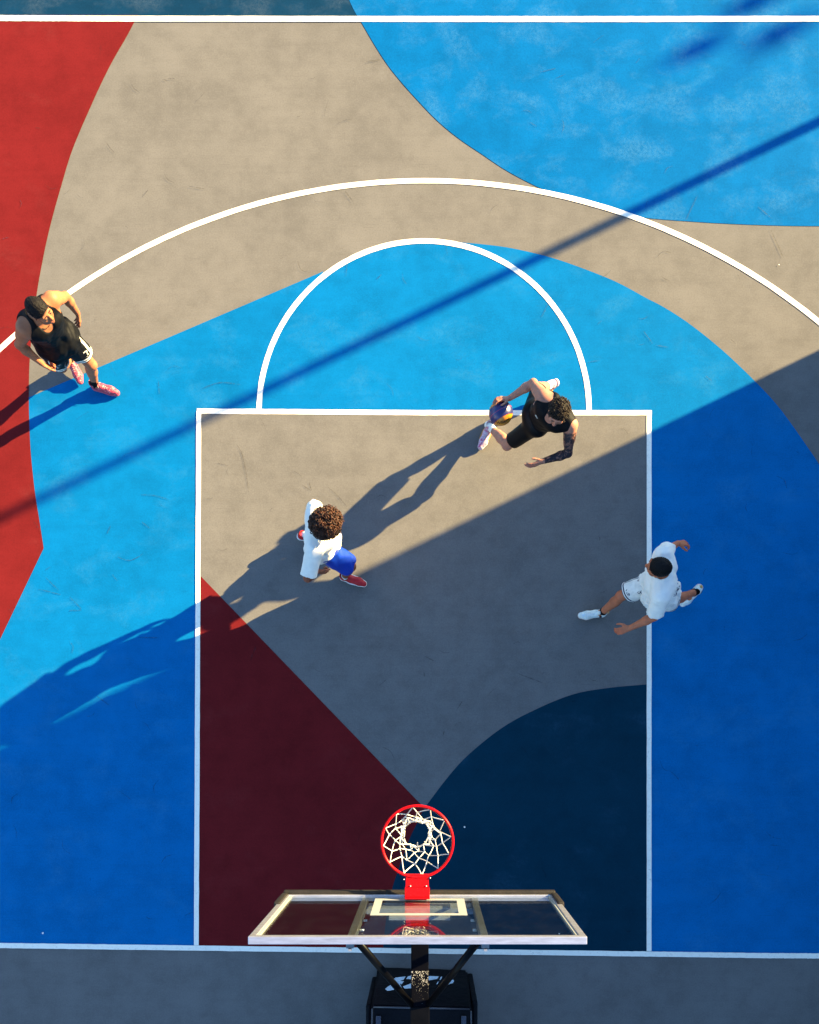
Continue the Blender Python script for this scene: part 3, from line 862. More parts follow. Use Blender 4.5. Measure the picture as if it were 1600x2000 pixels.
CROP = curl_mat('cropped_black_hair', (.002, .0017, .0015), (.014, .009, .006))
cap = hair_cap(rt, h, Rh, HAIR_BLACK, .006, (.080, .066), (-.022, -.005), .0022, 3)
curls(rt, h, Rh, CROP, 1300, .0865, .0905, .0042, .0017, lambda d: d[2] > .2 and d[1] < .70 - .35 * max(0, .55 - d[2]), 12, .8, .012, parent=cap)
nb = MB()
for k, (dr, sag) in enumerate(((.072, .055), (.078, .085))):
    pts = []
    for t in np.linspace(0, 2 * math.pi, 40, endpoint=False):
        f = math.cos(t)
        pts.append(J['neck'] + fr['up'] * (.035 - (sag + .02) * (f + 1) / 2) + fr['fwd'] * (f * .078 + .018 * (f + 1)) + fr['lat'] * math.sin(t) * dr)
    nb.tube(pts, .0026, 6, True)
nb.build('necklace', plain('gold_chain', (.45, .30, .10), .3, 1.0), rt, True)

# ---- the dribbler leaning in from the free throw line
z = lambda x, y: (900 + x / 6.154, 710 + y / 6.154)
J = base_joints(z, dict(pelvis=(893, 668, .76), hipL=(895, 738, .74), hipR=(868, 600, .78), shR=(985, 395, 1.18), shL=(1325, 742, 1.12), neck=(1160, 570, 1.2), head=(1172, 592, 1.335)))
J['hf'] = np.array([-.28, -.92, -.22]); J['hu'] = np.array([.0, -.22, 1.0])
BALL = P(978.5, 806.5, .79); BR = .1175
nb_ = nrm(np.array([.14, .66, .73])); fdir = nrm(np.array([-.95, -.12, .28])); fdir = nrm(fdir - nb_ * np.dot(fdir, nb_))
palm = BALL + nb_ * (BR + .012)
J['wrR'] = palm - fdir * .052 + nb_ * .012; J['elR'] = ik(J['shR'], J['wrR'], .285, .262, z(950, 175))
arms(J, 'L', z(985, 1175), .92, z(1340, 1035))
legs(J, 'L', z(345, 755), .11, z(560, 975)); J['anR'] = P(*z(1072, 262), .30); J['knR'] = np.array([1.10, 5.757, .59])
J.update(d_fR=fdir, d_pR=-nb_, d_tR=(.1, -.3, .9), d_fL=(-.9, -.40, .02), d_pL=(-.25, .85, -.15), d_tL=(0, .5, .85),
         d_xL=np.array([-.42, -.90, 0]), d_xR=np.array([-.137, -.06, -.22]), d_uR=np.array([-.7, -.4, .35]))
finish(J); chk('B', J)
rt, h, Rh, fr = person(dict(J=J, seed=32, label='bearded man with a tattooed arm, in black, dribbling the ball', beard=.93, tattoo=True, bulk=1.0,
    skin=skin_mat('fair_skin', (.39, .165, .100), (.31, .08, .055), (.014, .010, .008), True), handR=(.50, .16), handL=(.34, .12),
    top=dict(kind='tank', name='tank_top', ease=.0075, skirt=.0, drop=.045, mat=tank_black, freq=60, amp=.003, holeR=.03, holeL=-.16, hole_r=.070, scoop=.01),
    shorts=dict(name='shorts', ease=.009, len=.80, lenR=.94, hem_r=.079, mat=comp_black, freq=26, amp=.002),
    sock=sock_white, shoe=shoe_mats('blush', (.50, .36, .40), (.52, .42, .42), (.55, .5, .5), (.45, .2, .02), ((.42, .07, .16), 42, .54)), shoe_style='swoosh'))
cap = hair_cap(rt, h, Rh, HAIR_BROWN, .008, (.074, .072), (-.020, -.005), .003, 5)
curls(rt, h, Rh, curl_mat('brown_curls', (.008, .0055, .004), (.035, .020, .010)), 380, .098, .111, .0068, .0027,
      lambda d: (d[2] > .30 and d[1] < .70) or (d[1] < -.2 and d[2] > -.1), 6, 1.2, .020, parent=cap)
wl = MB()
a = J['pelvis'] * .28 + J['neck'] * .72 + fr['fwd'] * .128 - fr['lat'] * .085
for k in range(3):
    wl.tube([a + fr['lat'] * .014 * (k - 1) - fr['up'] * .006 * (k - 1), a + fr['lat'] * (.014 * (k - 1) + .009) + fr['up'] * (.010 - .006 * (k - 1))], .0035, 5)
wl.build('chest_mark', plain('white_print', WHITE, .6), rt, True)

# ball
def ball_mat():
    t = NT('basketball_panels')
    sx = t.n.new('ShaderNodeSeparateXYZ'); t.l.new(t.co.outputs['Object'], sx.inputs[0])
    zz = t.math('DIVIDE', sx.outputs['Z'], BR); az = t.math('ABSOLUTE', zz)
    g = t.vor(330)
    n = t.noise(25, 3)
    org = t.mix(t.step(n, .3, .7), (.46, .155, .006), (.54, .195, .01))
    c = t.mix(t.math('LESS_THAN', az, .545), org, (.009, .012, .085))
    c = t.mix(t.band(az, .54, .575), c, (.30, .035, .01))
    c = t.mix(t.math('LESS_THAN', az, .020), c, (.34, .03, .065))
    xx = t.math('ABSOLUTE', t.math('DIVIDE', sx.outputs['X'], BR))
    c = t.mix(t.math('MULTIPLY', t.math('LESS_THAN', xx, .016), t.math('GREATER_THAN', az, .575)), c, (.30, .035, .01))
    t.bump(g, .2, .001)
    return t.fin(c, .36, 0, .6)
bb = bmesh.new(); bmesh.ops.create_uvsphere(bb, u_segments=64, v_segments=40, radius=BR)
me = bpy.data.meshes.new('basketball'); bb.to_mesh(me); bb.free()
me.polygons.foreach_set('use_smooth', np.ones(len(me.polygons), bool)); me.materials.append(ball_mat())
ballo = bpy.data.objects.new('basketball', me); COL.objects.link(ballo)
vv = nrm(CAM - BALL); ex = nrm(np.array([1, 0, 0]) - vv * vv[0]); ey = np.cross(vv, ex)
mm = nrm(ex * -.47 + ey * .88); bn = nrm(.963 * mm - .27 * vv); bx = nrm(np.cross(bn, vv)); by = np.cross(bn, bx)
Mb = Matrix(((bx[0], by[0], bn[0]), (bx[1], by[1], bn[1]), (bx[2], by[2], bn[2])))
ballo.matrix_world = Matrix.Translation(Vector(BALL)) @ Mb.to_4x4()
tag(ballo, 'orange and navy basketball under the dribbling hand', 'basketball')
fc = bpy.data.curves.new('lettering', 'FONT'); fc.body = 'Wilson'; fc.size = .05; fc.align_x = 'CENTER'; fc.align_y = 'CENTER'; fc.shear = .15; fc.offset = .0012; fc.resolution_u = 3
fo = bpy.data.objects.new('tmp', fc); COL.objects.link(fo)
bpy.context.view_layer.update()
tm = bpy.data.meshes.new_from_object(fo.evaluated_get(bpy.context.evaluated_depsgraph_get()))
bm = bmesh.new(); bm.from_mesh(tm)
for _ in range(2): bmesh.ops.subdivide_edges(bm, edges=[e for e in bm.edges if e.calc_length() > .005], cuts=1)
bmesh.ops.triangulate(bm, faces=bm.faces)
tdir = nrm(ex * .22 - ey * .69 + vv * .68); tx = nrm(ex * .93 + ey * .36); tx = nrm(tx - tdir * np.dot(tx, tdir)); ty = np.cross(tdir, tx)
loc = []
for v in bm.verts:
    x, y = v.co.x * 1.12, v.co.y * .95; y = y + .6 * x * x * 2.2
    w = nrm(tdir + tx * x / BR + ty * y / BR) * (BR + .0007)
    loc.append((float(w @ bx), float(w @ by), float(w @ bn)))
for v, l in zip(bm.verts, loc): v.co = l
lm = bpy.data.meshes.new('lettering'); bm.to_mesh(lm); bm.free(); lm.materials.append(plain('black_ball_print', (.006, .005, .005), .5))
lo = bpy.data.objects.new('lettering', lm); COL.objects.link(lo); lo.parent = ballo
bpy.data.objects.remove(fo)

# ---- the curly-haired defender
z = lambda x, y: (560 + x / 8.421, 950 + y / 8.421)
J = base_joints(z, dict(pelvis=(615, 890, .92), hipL=(625, 765, .89), hipR=(610, 1040, .89), shL=(470, 425, 1.39), shR=(452, 1040, 1.37), neck=(535, 690, 1.41), head=(672, 605, 1.58)))
J['hf'] = np.array([.85, .48, -.12]); J['hu'] = np.array([.1, .05, 1.0])
arms(J, 'R', z(500, 1385), .98, z(440, 1240)); arms(J, 'L', (-1.02, 4.435, .88), 0, z(455, 335))
legs(J, 'R', z(955, 1480), .10, z(945, 1290)); legs(J, 'L', (593, 1045), .19, z(900, 780))
J.update(d_fR=(.55, -.12, -.8), d_pR=(.1, 1, -.1), d_tR=(1, 0, .2), d_fL=(.1, .05, -1), d_pL=(.1, -1, 0), d_tL=(1, 0, .0),
         d_xR=np.array([.947, -.32, 0]), d_xL=np.array([.93, -.05, -.26]))
finish(J); chk('C', J)
rt, h, Rh, fr = person(dict(J=J, seed=43, label='curly-haired man in white tee and shiny blue shorts, in the key', bulk=1.0,
    skin=skin_mat('brown_skin', (.22, .070, .033), (.18, .04, .025), (.012, .008, .006)), handR=(1.2, .02), handL=(.5, .05),
    top=dict(kind='tee', name='t_shirt', ease=.017, skirt=.006, drop=.10, mat=white_tee, freq=42, amp=.009, sleeve=.88, sleeve_r=.074, slL=.72),
    shorts=dict(name='shorts', ease=.022, len=.88, hem_r=.118, mat=cloth('shiny_blue_satin', (.004, .032, .30), .36, .5), freq=40, amp=.006, cords=True, topclip=-.01),
    cord_mat=plain('white_cord', WHITE, .8), sock=sock_low,
    shoe=shoe_mats('red', (.42, .002, .006), (.74, .68, .58), (.36, .008, .012), (.74, .68, .58)), shoe_style='swoosh'))
cap = hair_cap(rt, h, Rh, HAIR_BROWN, .020, (.090, .055), (-.040, -.02), .003, 7)
curls(rt, h, Rh, curl_mat('auburn_curls', (.010, .0055, .0035), (.085, .030, .013)), 1100, .102, .143, .0125, .0042,
      lambda d: d[2] > -.55 and not (d[1] > .55 and d[2] < .25), 8, 1.5, .034, parent=cap)

# ---- the defender sliding across the key line in the shade
z = lambda x, y: (1110 + x / 5.333, 1030 + y / 5.333)
J = base_joints(z, dict(pelvis=(935, 625, .86), hipR=(925, 535, .84), hipL=(948, 712, .84), shR=(985, 288, 1.36), shL=(965, 715, 1.36), neck=(978, 482, 1.36), head=(940, 418, 1.515)))
J['hf'] = np.array([-.93, .28, -.20]); J['hu'] = np.array([-.18, .05, 1.0])
arms(J, 'R', z(1140, 165), .945, z(1060, 225)); arms(J, 'L', z(640, 1050), .95, z(865, 935))
legs(J, 'R', z(350, 890), .10, z(500, 725)); legs(J, 'L', (1360.6, 1155), .25, z(1110, 745))
J.update(d_fR=(.85, .1, -.3), d_pR=(-.2, -.5, -.85), d_tR=(.1, -.9, .2), d_fL=(-.88, -.28, -.25), d_pL=(.0, .35, -.95), d_tL=(-.1, 1, .2),
         d_xR=np.array([-1, -.08, 0]), d_xL=np.array([-.116, -.134, -.13]), d_uL=np.array([-.35, -.35, .85]))
finish(J); chk('D', J)
NAVY_INK = (.012, .014, .045)
shorts_d = prints_shorts('white_printed_shorts', (.72, .66, .56), NAVY_INK, ((-.02, .011), (.022, .036)), .3, (.505, .615, NAVY_INK, 16), .7)
tee = NT('white_tee_with_back_print')
n_ = tee.noise(18, 3); c_ = tee.mix(tee.step(n_, .3, .7), (.72, .66, .56), (.80, .73, .61))
pf, pl, pu = tee.attr('pf'), tee.attr('pl'), tee.attr('pu')
pr_ = tee.math('MULTIPLY', tee.math('LESS_THAN', pf, -.04), tee.math('MULTIPLY', tee.band(pu, .02, .17), tee.band(pl, -.11, .11)))
pr_ = tee.math('MULTIPLY', pr_, tee.band(tee.noise(19, 2, .5, None, 1.0), .50, .60))
dots = tee.math('MULTIPLY', tee.math('GREATER_THAN', pf, .05), tee.math('MULTIPLY', tee.band(pu, .29, .31), tee.math('MULTIPLY', tee.band(pl, -.01, .075), tee.math('GREATER_THAN', tee.noise(70, 1), .52))))
c_ = tee.mix(tee.math('MAXIMUM', pr_, dots), c_, NAVY_INK); tee.bump(tee.noise(900, 2), .15, .0006)
rt, h, Rh, fr = person(dict(J=J, seed=54, label='short-haired man in white tee and printed white shorts, lunging across the key line', beard=.25, bulk=.97,
    skin=skin_mat('warm_brown_skin', (.44, .130, .056), (.32, .065, .04), (.012, .009, .008)), fade=((.078, .066), (-.015, .0)), handL=(.75, .015), handR=(.6, .05),
    top=dict(kind='tee', name='t_shirt', ease=.025, skirt=.022, drop=.31, tilt=-.3, tail=[(-.03, -.02, .135, -.10, -.22, .145)], mat=tee.fin(c_, .85, 0, .2), freq=52, amp=.011, sleeve=.84, sleeve_r=.088),
    shorts=dict(name='shorts', ease=.013, len=.80, hem_r=.112, mat=shorts_d, freq=45, amp=.006, topclip=-.02, seam=.5),
    sock=dict(sock_black, h=.06), shoe=shoe_mats('white', (.66, .66, .56), (.66, .50, .42), (.70, .66, .58), (.55, .30, .07), ((.45, .55, .58), 35, .6)), shoe_style='tab'))
cap = hair_cap(rt, h, Rh, HAIR_BLACK, .006, (.078, .066), (-.015, .0), .0016, 9)
curls(rt, h, Rh, CROP, 1300, .0865, .0900, .0038, .0015, lambda d: d[2] > .1 and d[1] < .65, 13, .8, .011, parent=cap)

# ------------------------------------------------------------------ hoop unit
BX = -.062                      # centre of the unit
FY = 1.222                      # front plane of the board
def glass_mat():
    t = NT('board_glass')
    tr = t.n.new('ShaderNodeBsdfTransparent'); tr.inputs[0].default_value = (.93, .96, .95, 1)
    gl = t.n.new('ShaderNodeBsdfGlossy'); gl.inputs['Roughness'].default_value = .012
    fr = t.n.new('ShaderNodeFresnel'); geo = t.n.new('ShaderNodeNewGeometry'); t.l.new(t.math('SUBTRACT', 1.5, t.math('MULTIPLY', geo.outputs['Backfacing'], .8333)), fr.inputs[0])
    mx = t.n.new('ShaderNodeMixShader'); t.l.new(fr.outputs[0], mx.inputs[0]); t.l.new(tr.outputs[0], mx.inputs[1]); t.l.new(gl.outputs[0], mx.inputs[2])
    df = t.n.new('ShaderNodeBsdfDiffuse'); df.inputs[0].default_value = (.5, .5, .48, 1)
    m2 = t.n.new('ShaderNodeMixShader'); t.set(m2.inputs[0], t.math('ADD', .0012, t.math('MULTIPLY', t.step(t.noise(9, 5, .65), .45, .8), .004)))  # even grey diffuse share paints a pale reflection haze on the pane
    t.l.new(mx.outputs[0], m2.inputs[1]); t.l.new(df.outputs[0], m2.inputs[2]); t.l.new(m2.outputs[0], t.out.inputs[0])
    t.n.remove(t.b); return t.m
def worn_metal(name, col, rust, lo=.62):
    t = NT(name); n = t.noise(9, 5, .65); s = t.noise(60, 3, .6, t.mapping(scale=(.15, 1, 1)))
    c = t.mix(t.step(s, .35, .7), scl(col, .8), scl(col, 1.1))
    c = t.mix(t.step(n, lo, lo + .06), c, rust)
    t.bump(s, .1, .001)
    return t.fin(c, .40, .85, .5)
ALU = worn_metal('brushed_aluminium', (.60, .60, .64), (.42, .28, .10), .67)
def pad_mat():
    t = NT('dusty_black_pad'); n = t.noise(11, 5, .6); f = t.noise(90, 3)
    c = t.mix(t.step(n, .3, .75), (.0035, .0032, .003), (.015, .0115, .0095)); c = t.mix(t.math('MULTIPLY', t.step(f, .5, .8), .35), c, (.036, .029, .023))
    t.bump(f, .3, .002); return t.fin(c, .7, 0, .3)
PAD = pad_mat()
def splat_mat():
    t = NT('black_steel_with_droppings')
    v = t.vor(135, t.mapping(scale=(1, .75, 1)))
    sx = t.n.new('ShaderNodeSeparateXYZ'); t.l.new(t.co.outputs['Object'], sx.inputs[0])
    # crusted patch near the brace joint, thinner towards the board
    d = t.math('ADD', t.math('ADD', t.step(t.noise(7, 4, .65), .38, .66), .10), t.math('MULTIPLY', t.step(sx.outputs['Y'], 1.1, .50), .50))
    sp = t.math('MULTIPLY', t.math('LESS_THAN', v, t.math('MULTIPLY', d, .43)), t.math('GREATER_THAN', t.noise(33, 2), .30))
    sp = t.math('MULTIPLY', sp, t.band(sx.outputs['Y'], .40, 1.3))
    n = t.noise(5, 4)
    c = t.mix(t.step(n, .3, .7), (.0010, .0011, .0024), (.0018, .0019, .0036)); c = t.mix(sp, c, (.30, .285, .26))
    return t.fin(c, .6, 0, .04)
BLK = plain('black_steel', (.0013, .0014, .002), .45, 0, .08, .4, 12)
RED = plain('red_enamel', (.36, .0022, .0045), .32, 0, .14, .08, 14)
WP = plain('white_vinyl_mark', (.25, .25, .235), .6, 0, .4, .05)
BOLT = plain('zinc_bolt', (.45, .45, .46), .35, .8)

hoop = empty('basketball_hoop', (BX, -.6, 0), 'portable basketball hoop with clear glass backboard and red rim', 'basketball hoop')
W2 = .922; ZB, ZT = 2.905, 3.955; FR = .036; DP = .042
fm = MB()
fm.box((BX - W2, FY - DP, ZT - FR), (BX + W2, FY, ZT), .003)
fm.box((BX - W2, FY - DP, ZB), (BX + W2, FY, ZB + FR), .003)
fm.box((BX - W2, FY - DP + .001, ZB + FR), (BX - W2 + FR, FY - .001, ZT - FR), .003)
fm.box((BX + W2 - FR, FY - DP + .001, ZB + FR), (BX + W2, FY - .001, ZT - FR), .003)
frame = fm.build('backboard_frame', ALU, hoop)
bd = MB()
for s in (-1, 1):                       # pale sealing strips round the pane
    bd.box((BX + s * (W2 - FR - .007) - .007, FY - .022, ZB + FR + .001), (BX + s * (W2 - FR - .007) + .007, FY - .006, ZT - FR - .001))
bd.box((BX - W2 + FR + .015, FY - .0215, ZT - FR - .012), (BX + W2 - FR - .015, FY - .0065, ZT - FR - .001))
bd.build('glass_seal', plain('cream_seal', (.24, .24, .21), .6), frame)
g = MB(); g.box((BX - W2 + FR, FY - .020, ZB + FR), (BX + W2 - FR, FY - .010, ZT - FR))
pane = g.build('glass_pane', glass_mat(), hoop)
mk = MB(); x0, x1, y0, y1, w = BX - .298, BX + .298, 3.008, 3.458, .052; yf = FY - .0085
for a in ((x0, y0, x0 + w, y1), (x1 - w, y0, x1, y1), (x0 + w, y1 - w, x1 - w, y1), (x0 + w, y0, x1 - w, y0 + w)):
    mk.add([(a[0], yf, a[1]), (a[2], yf, a[1]), (a[2], yf, a[3]), (a[0], yf, a[3])], [(0, 3, 2, 1)])
mk.build('target_rectangle', WP, pane)
for s in (-1, 1):
    m_ = MB(); m_.box((BX + s * .372 - .021, FY - DP - .034, ZB + .01), (BX + s * .372 + .021, FY - .022, ZT - FR - .002), .003)
    st = m_.build('upright_bar', worn_metal('weathered_bar', (.26, .26, .23), (.18, .14, .08), .64), hoop)
    for zz in (3.62, 3.40):
        b_ = MB(); b_.tube([(BX + s * .372 - s * .026, FY - .055, zz), (BX + s * .372 - s * .052, FY - .055, zz)], .008, 8)
        b_.build('bolt', BOLT, st, True)
pm = MB()
pm.box((BX - W2 - .012, FY - DP - .022, ZB - .03), (BX + W2 + .006, FY + .024, ZB + .020), .010)
for s in (-1, 1):
    pm.box((BX + s * (W2 - .004) - .022, FY - DP - .020, ZB + .0225), (BX + s * (W2 - .004) + .018, FY + .014, ZB + .30), .010)
pm.build('board_padding', PAD, hoop, False)
bk = MB()                                        # steel carrier plate behind the glass
bk.box((BX - .352, FY - DP - .050, 2.945), (BX + .352, FY - DP - .012, 3.10), .004)
bk.box((BX - .20, FY - DP - .075, 2.86), (BX + .20, FY - DP - .051, 3.16), .004)
bk.build('carrier_plate', plain('painted_carrier', (.20, .22, .25), .5, .3), hoop)
# rim
RX, RY, RZ, RR = -.078, 1.602, 3.05, .2375
rm = MB(); rm.tube([(RX + RR * math.cos(a), RY + RR * math.sin(a), RZ) for a in np.linspace(0, 2 * math.pi, 96, endpoint=False)], .0098, 12, True)
rim = rm.build('rim', RED, hoop, True)
br = MB()
br.box((RX - .083, FY + .0005, 2.935), (RX + .083, FY + .012, 3.075), .003)
V_ = [(RX - .080, FY + .012, 3.052), (RX + .080, FY + .012, 3.052), (RX + .074, RY - .217, 3.056), (RX - .074, RY - .217, 3.056),
      (RX - .080, FY + .012, 2.97), (RX + .080, FY + .012, 2.97), (RX + .074, RY - .217, 3.036), (RX - .074, RY - .217, 3.036)]
br.add(V_, [(0, 1, 2, 3), (7, 6, 5, 4), (0, 4, 5, 1), (1, 5, 6, 2), (2, 6, 7, 3), (3, 7, 4, 0)])
br.box((RX - .083, FY + .013, 3.0535), (RX + .083, FY + .075, 3.066), .003)
br.build('rim_bracket', RED, rim)
for sx_, sy_ in ((-.045, .085), (.06, .085), (-.088, .13), (.086, .14)):
    bo = MB(); bo.sphere((RX + sx_, FY + sy_, 3.060), .0055, 10, 6); bo.build('bolt', BOLT, rim, True)
# net: twelve loops, diamonds, gathered at the foot
def net():
    g_ = np.random.default_rng(5); N = 12
    rows = [(3.038, .2285, 0), (2.955, .178, .5), (2.885, .146, 1), (2.815, .124, 1.5), (2.750, .111, 2), (2.69, .102, 2.5), (2.635, .100, 3)]
    off = lambda zz: np.array([-.016, .004]) * (3.05 - zz) / .42
    node = {}
    for r, (zz, rad, ph) in enumerate(rows):
        for i in range(N):
            a = 2 * math.pi * (i + ph) / N + .13
            j = g_.normal(size=3) * (.0 if r == 0 else .0105)
            o = off(zz); lift = .03 * max(0, math.sin(a)) * r / 6 if r > 2 else 0
            node[r, i] = np.array([RX + o[0] + rad * math.cos(a) + j[0], RY + o[1] + rad * math.sin(a) + j[1], zz + j[2] * 1.4 + lift])
    nm = MB()
    def cord(p, q, r=.0036, bow=.010):
        m_ = (p + q) / 2 + g_.normal(size=3) * bow * np.linalg.norm(q - p) / .12 * .35
        pts = [(1 - t) ** 2 * p + 2 * t * (1 - t) * m_ + t * t * q for t in np.linspace(0, 1, 6)]
        nm.tube(pts, r * g_.uniform(.9, 1.15), 6)
    for r in range(len(rows) - 1):
        for i in range(N):
            cord(node[r, i], node[r + 1, i], .0032 if r < 3 else .0036); cord(node[r, (i + 1) % N], node[r + 1, i], .0032 if r < 3 else .0036)
            if r > 0: nm.sphere(node[r, i], .0062, 8, 6)
    for i in range(N):                                   # hooks loops over the rim
        p = node[0, i]; a = nrm(p - np.array([RX, RY, p[2]]))
        nm.tube([p + a * .002, p + a * .012 + np.array([0, 0, .012]), p + a * .010 - np.array([0, 0, .006]), p], .0044, 6)
    last = len(rows) - 1
    for i in range(N):
        cord(node[last, i], node[last, (i + 1) % N], .0045, .02)
        nm.tube([node[last, i], node[last, i] + g_.normal(size=3) * .010 - np.array([0, 0, .02])], .004, 6)
    return nm.build('net', plain('white_nylon_net', (.60, .575, .50), .8, 0, .3, .12, 60), hoop, True)
net()
# arm, braces, mast, padded base
am = MB(); am.box((BX - .060, -1.42, 2.78), (BX + .060, FY - DP - .0755, 2.93), .006)
arm = am.build('arm', splat_mat(), hoop)
jb = MB(); jb.box((BX - .066, .10, 2.80), (BX + .066, .455, 2.936), .006)
jb.build('joint_plate', BLK, arm)
for s in (-1, 1):
    t_ = MB(); t_.tube([(BX + s * .335, FY - DP - .035, 3.80), (BX + s * .060, .475, 2.925)], .0215, 14)
    t_.build('brace', plain('black_tube', (.0015, .0015, .002), .34, 0, .06), hoop, True)
for s in (-1, 1):
    t_ = MB(); t_.box((BX + s * .372 - .009, FY - DP - .046, ZT - .050), (BX + s * .372 + .009, FY - DP - .035, ZT - .030)); t_.build('upright_clamp', BOLT, hoop)
ms = MB(); ms.tube([(BX, -1.34, .9), (BX, -1.34, 2.80)], .085, 16)
ms.build('mast', BLK, hoop, True)
bs = MB(); x0, x1 = BX - .490, BX + .475
yb, yt = -.200, -.245; zt = 1.03
bs.add([(x0, yb, .03), (x1, yb - .03, .03), (x1, -1.9, .03), (x0, -1.9, .03), (x0 + .01, yt, zt), (x1 - .01, yt - .02, zt), (x1, -1.9, zt + .02), (x0, -1.9, zt + .02)],
       [(3, 2, 1, 0), (0, 1, 5, 4), (1, 2, 6, 5), (2, 3, 7, 6), (3, 0, 4, 7), (4, 5, 6, 7)])
VINYL = NT('black_vinyl_cover'); vn = VINYL.noise(5, 4, .6, None, .6)
VINYL.bump(vn, .5, .02); VINYL = VINYL.fin(VINYL.mix(VINYL.step(vn, .3, .7), (.0018, .0018, .0024), (.0042, .0042, .0055)), .5, 0, .1)
bm = bmesh.new()
vs = [bm.verts.new(v) for v in bs.V]
for f in bs.F: bm.faces.new([vs[i] for i in f])
bmesh.ops.bevel(bm, geom=list(bm.edges), offset=.022, segments=3, affect='EDGES')
bmesh.ops.recalc_face_normals(bm, faces=bm.faces)
bm.verts.index_update()
base = mesh_obj('base_cover', [v.co for v in bm.verts], [[v.index for v in f.verts] for f in bm.faces], VINYL, hoop, False); bm.free()
pp = MB(); pp.tube([(x0 + .03, yt - .012, zt + .004), (x1 - .03, yt - .032, zt + .004)], .009, 8)
pp.tube([(x0 + .018, yt - .03, zt), (x0 + .004, -1.85, zt + .02)], .009, 8); pp.tube([(x1 - .018, yt - .05, zt), (x1 - .004, -1.85, zt + .02)], .009, 8)
pp.build('seam_piping', plain('vinyl_piping', (.022, .022, .028), .35), base, True)
for s, xx, yy in ((-1, x0, -.36), (1, x1, -.12)):
    fl = MB(); fl.box((min(xx, xx + s * .055), -1.85, .05), (max(xx, xx + s * .055), yt - .05 if s < 0 else yb - .06, .88), .02)
    fl.build('side_flap', VINYL, base)
for s in (-1, 1):
    lg = MB(); lg.box((BX + s * .40 - .035, -.70, zt + .012), (BX + s * .40 - s * .0 + .012, yt - .09, zt + .030), .006); lg.build('carry_strap', plain('webbing_strap', (.03, .032, .045), .7), base)
# printed emblem on the front of the cover
def on_front(x, y):
    px, py = 735 + x / 9.412, 1880 + y / 9.412; r = ray(px, py)
    A = np.array([x0, yb, .03]); n = nrm(np.cross(np.array([x1 - x0, -.03, 0]), np.array([.01, yt - yb, zt - .03])))
    t = np.dot(A - CAM, n) / np.dot(r, n); q = CAM + r * t; nn = n if n[1] > 0 else -n
    return q + nn * .004
EMB = plain('shade_tinted_white_print', (.40, .50, .58), .7)  # white emblem print, the blue cast of the shade mixed into its colour
em = MB()
for gi, poly in enumerate(([(270, 330), (355, 285), (540, 260), (505, 318), (435, 345), (508, 350), (468, 405), (430, 392), (470, 470), (400, 495), (205, 528), (160, 492), (285, 400), (235, 380)],
             [(640, 248), (580, 262), (550, 308), (640, 312)], [(490, 445), (640, 390), (640, 480), (525, 488)],
             [(940, 252), (1150, 262), (1120, 308), (940, 338)], [(940, 402), (1060, 448), (1035, 505), (940, 480)],
             [(1185, 268), (1215, 265), (1180, 330), (1165, 325)], [(1130, 358), (1150, 358), (1115, 420), (1100, 415)],
             [(1225, 400), (1320, 290), (1365, 290), (1432, 335), (1410, 385), (1335, 400), (1385, 435), (1355, 525), (1250, 535), (1150, 515)])):
    if gi == 3: em.build('printed_emblem', EMB, base); em = MB()
    Q = [on_front(*p) for p in poly]
    em.add(Q, [tuple(range(len(Q)))])
em.build('printed_emblem', EMB, base)

# ------------------------------------------------------------------ surroundings that throw the shadows
AZ = math.radians(25.83); EL = math.radians(20.0)
sun_dir = np.array([math.cos(AZ) * math.cos(EL), math.sin(AZ) * math.cos(EL), math.sin(EL)])
BH = 5.1; cx, cy = 7.44, 8.01
bld = empty('sports_hall', (cx + 5, cy - 12, 0), 'low pale sports hall standing beside the court', 'building')
wm = MB(); wm.box((cx, cy - 26, 0), (cx + 12, cy, BH - .25))
PL = plain('pale_render', (.24, .24, .25), .85, 0, .2, .08, 3)
wm.build('wall', PL, bld)
pm_ = MB(); pm_.box((cx - .0, cy - 26, BH - .25), (cx + .3, cy, BH)); pm_.box((cx + .3, cy - .3, BH - .25), (cx + 12, cy, BH)); pm_.box((cx + .3, cy - 26, BH - .25), (cx + 12, cy - 25.7, BH))
pm_.build('parapet', plain('grey_coping', (.35, .35, .34), .8), bld)
for k in range(6):
    y = cy - 3 - k * 4; wd = MB(); wd.box((cx - .03, y - 1.5, 3.2), (cx - .002, y + 1.5, 4.6), .01)
    w_ = wd.build('window', plain('dark_window_frame', (.05, .05, .06), .4), bld)
    pn = MB(); pn.box((cx - .04, y - 1.4, 3.3), (cx - .0305, y + 1.4, 4.5)); pn.build('pane', plain('dark_glass', (.02, .03, .04), .08, 0, .6), w_)
GALV = plain('galvanised_steel', (.33, .34, .35), .5, .6)
px_, py_ = 9.96, 11.69
lp = empty('lamp_post', (px_, py_, 0), 'tall galvanised lamp post beyond the court corner', 'lamp post')
q = MB(); q.tube([(px_, py_, 0), (px_, py_, 11.5)], [.058, .045], 16); q.tube([(px_, py_, .0), (px_, py_, .12)], .16, 16); q.build('pole', GALV, lp, True)
q = MB(); q.tube([(px_, py_, 11.5), (px_ + .5, py_ + 1.0, 11.75)], .035, 10); q.build('bracket', GALV, lp, True)
q = MB(); q.box((px_ + .35, py_ + .8, 11.72), (px_ + .75, py_ + 1.5, 11.84), .03); q.build('lamp_head', plain('grey_lamp', (.2, .2, .21), .5), lp)
L_ = 22.0; hz = L_ * math.tan(EL)
fx, fy = P(1560, 20)[:2] + L_ * np.array([math.cos(AZ), math.sin(AZ)])
fm_ = empty('floodlight_mast', (fx, fy, 0), 'floodlight mast with three lamps far behind the court', 'floodlight mast')
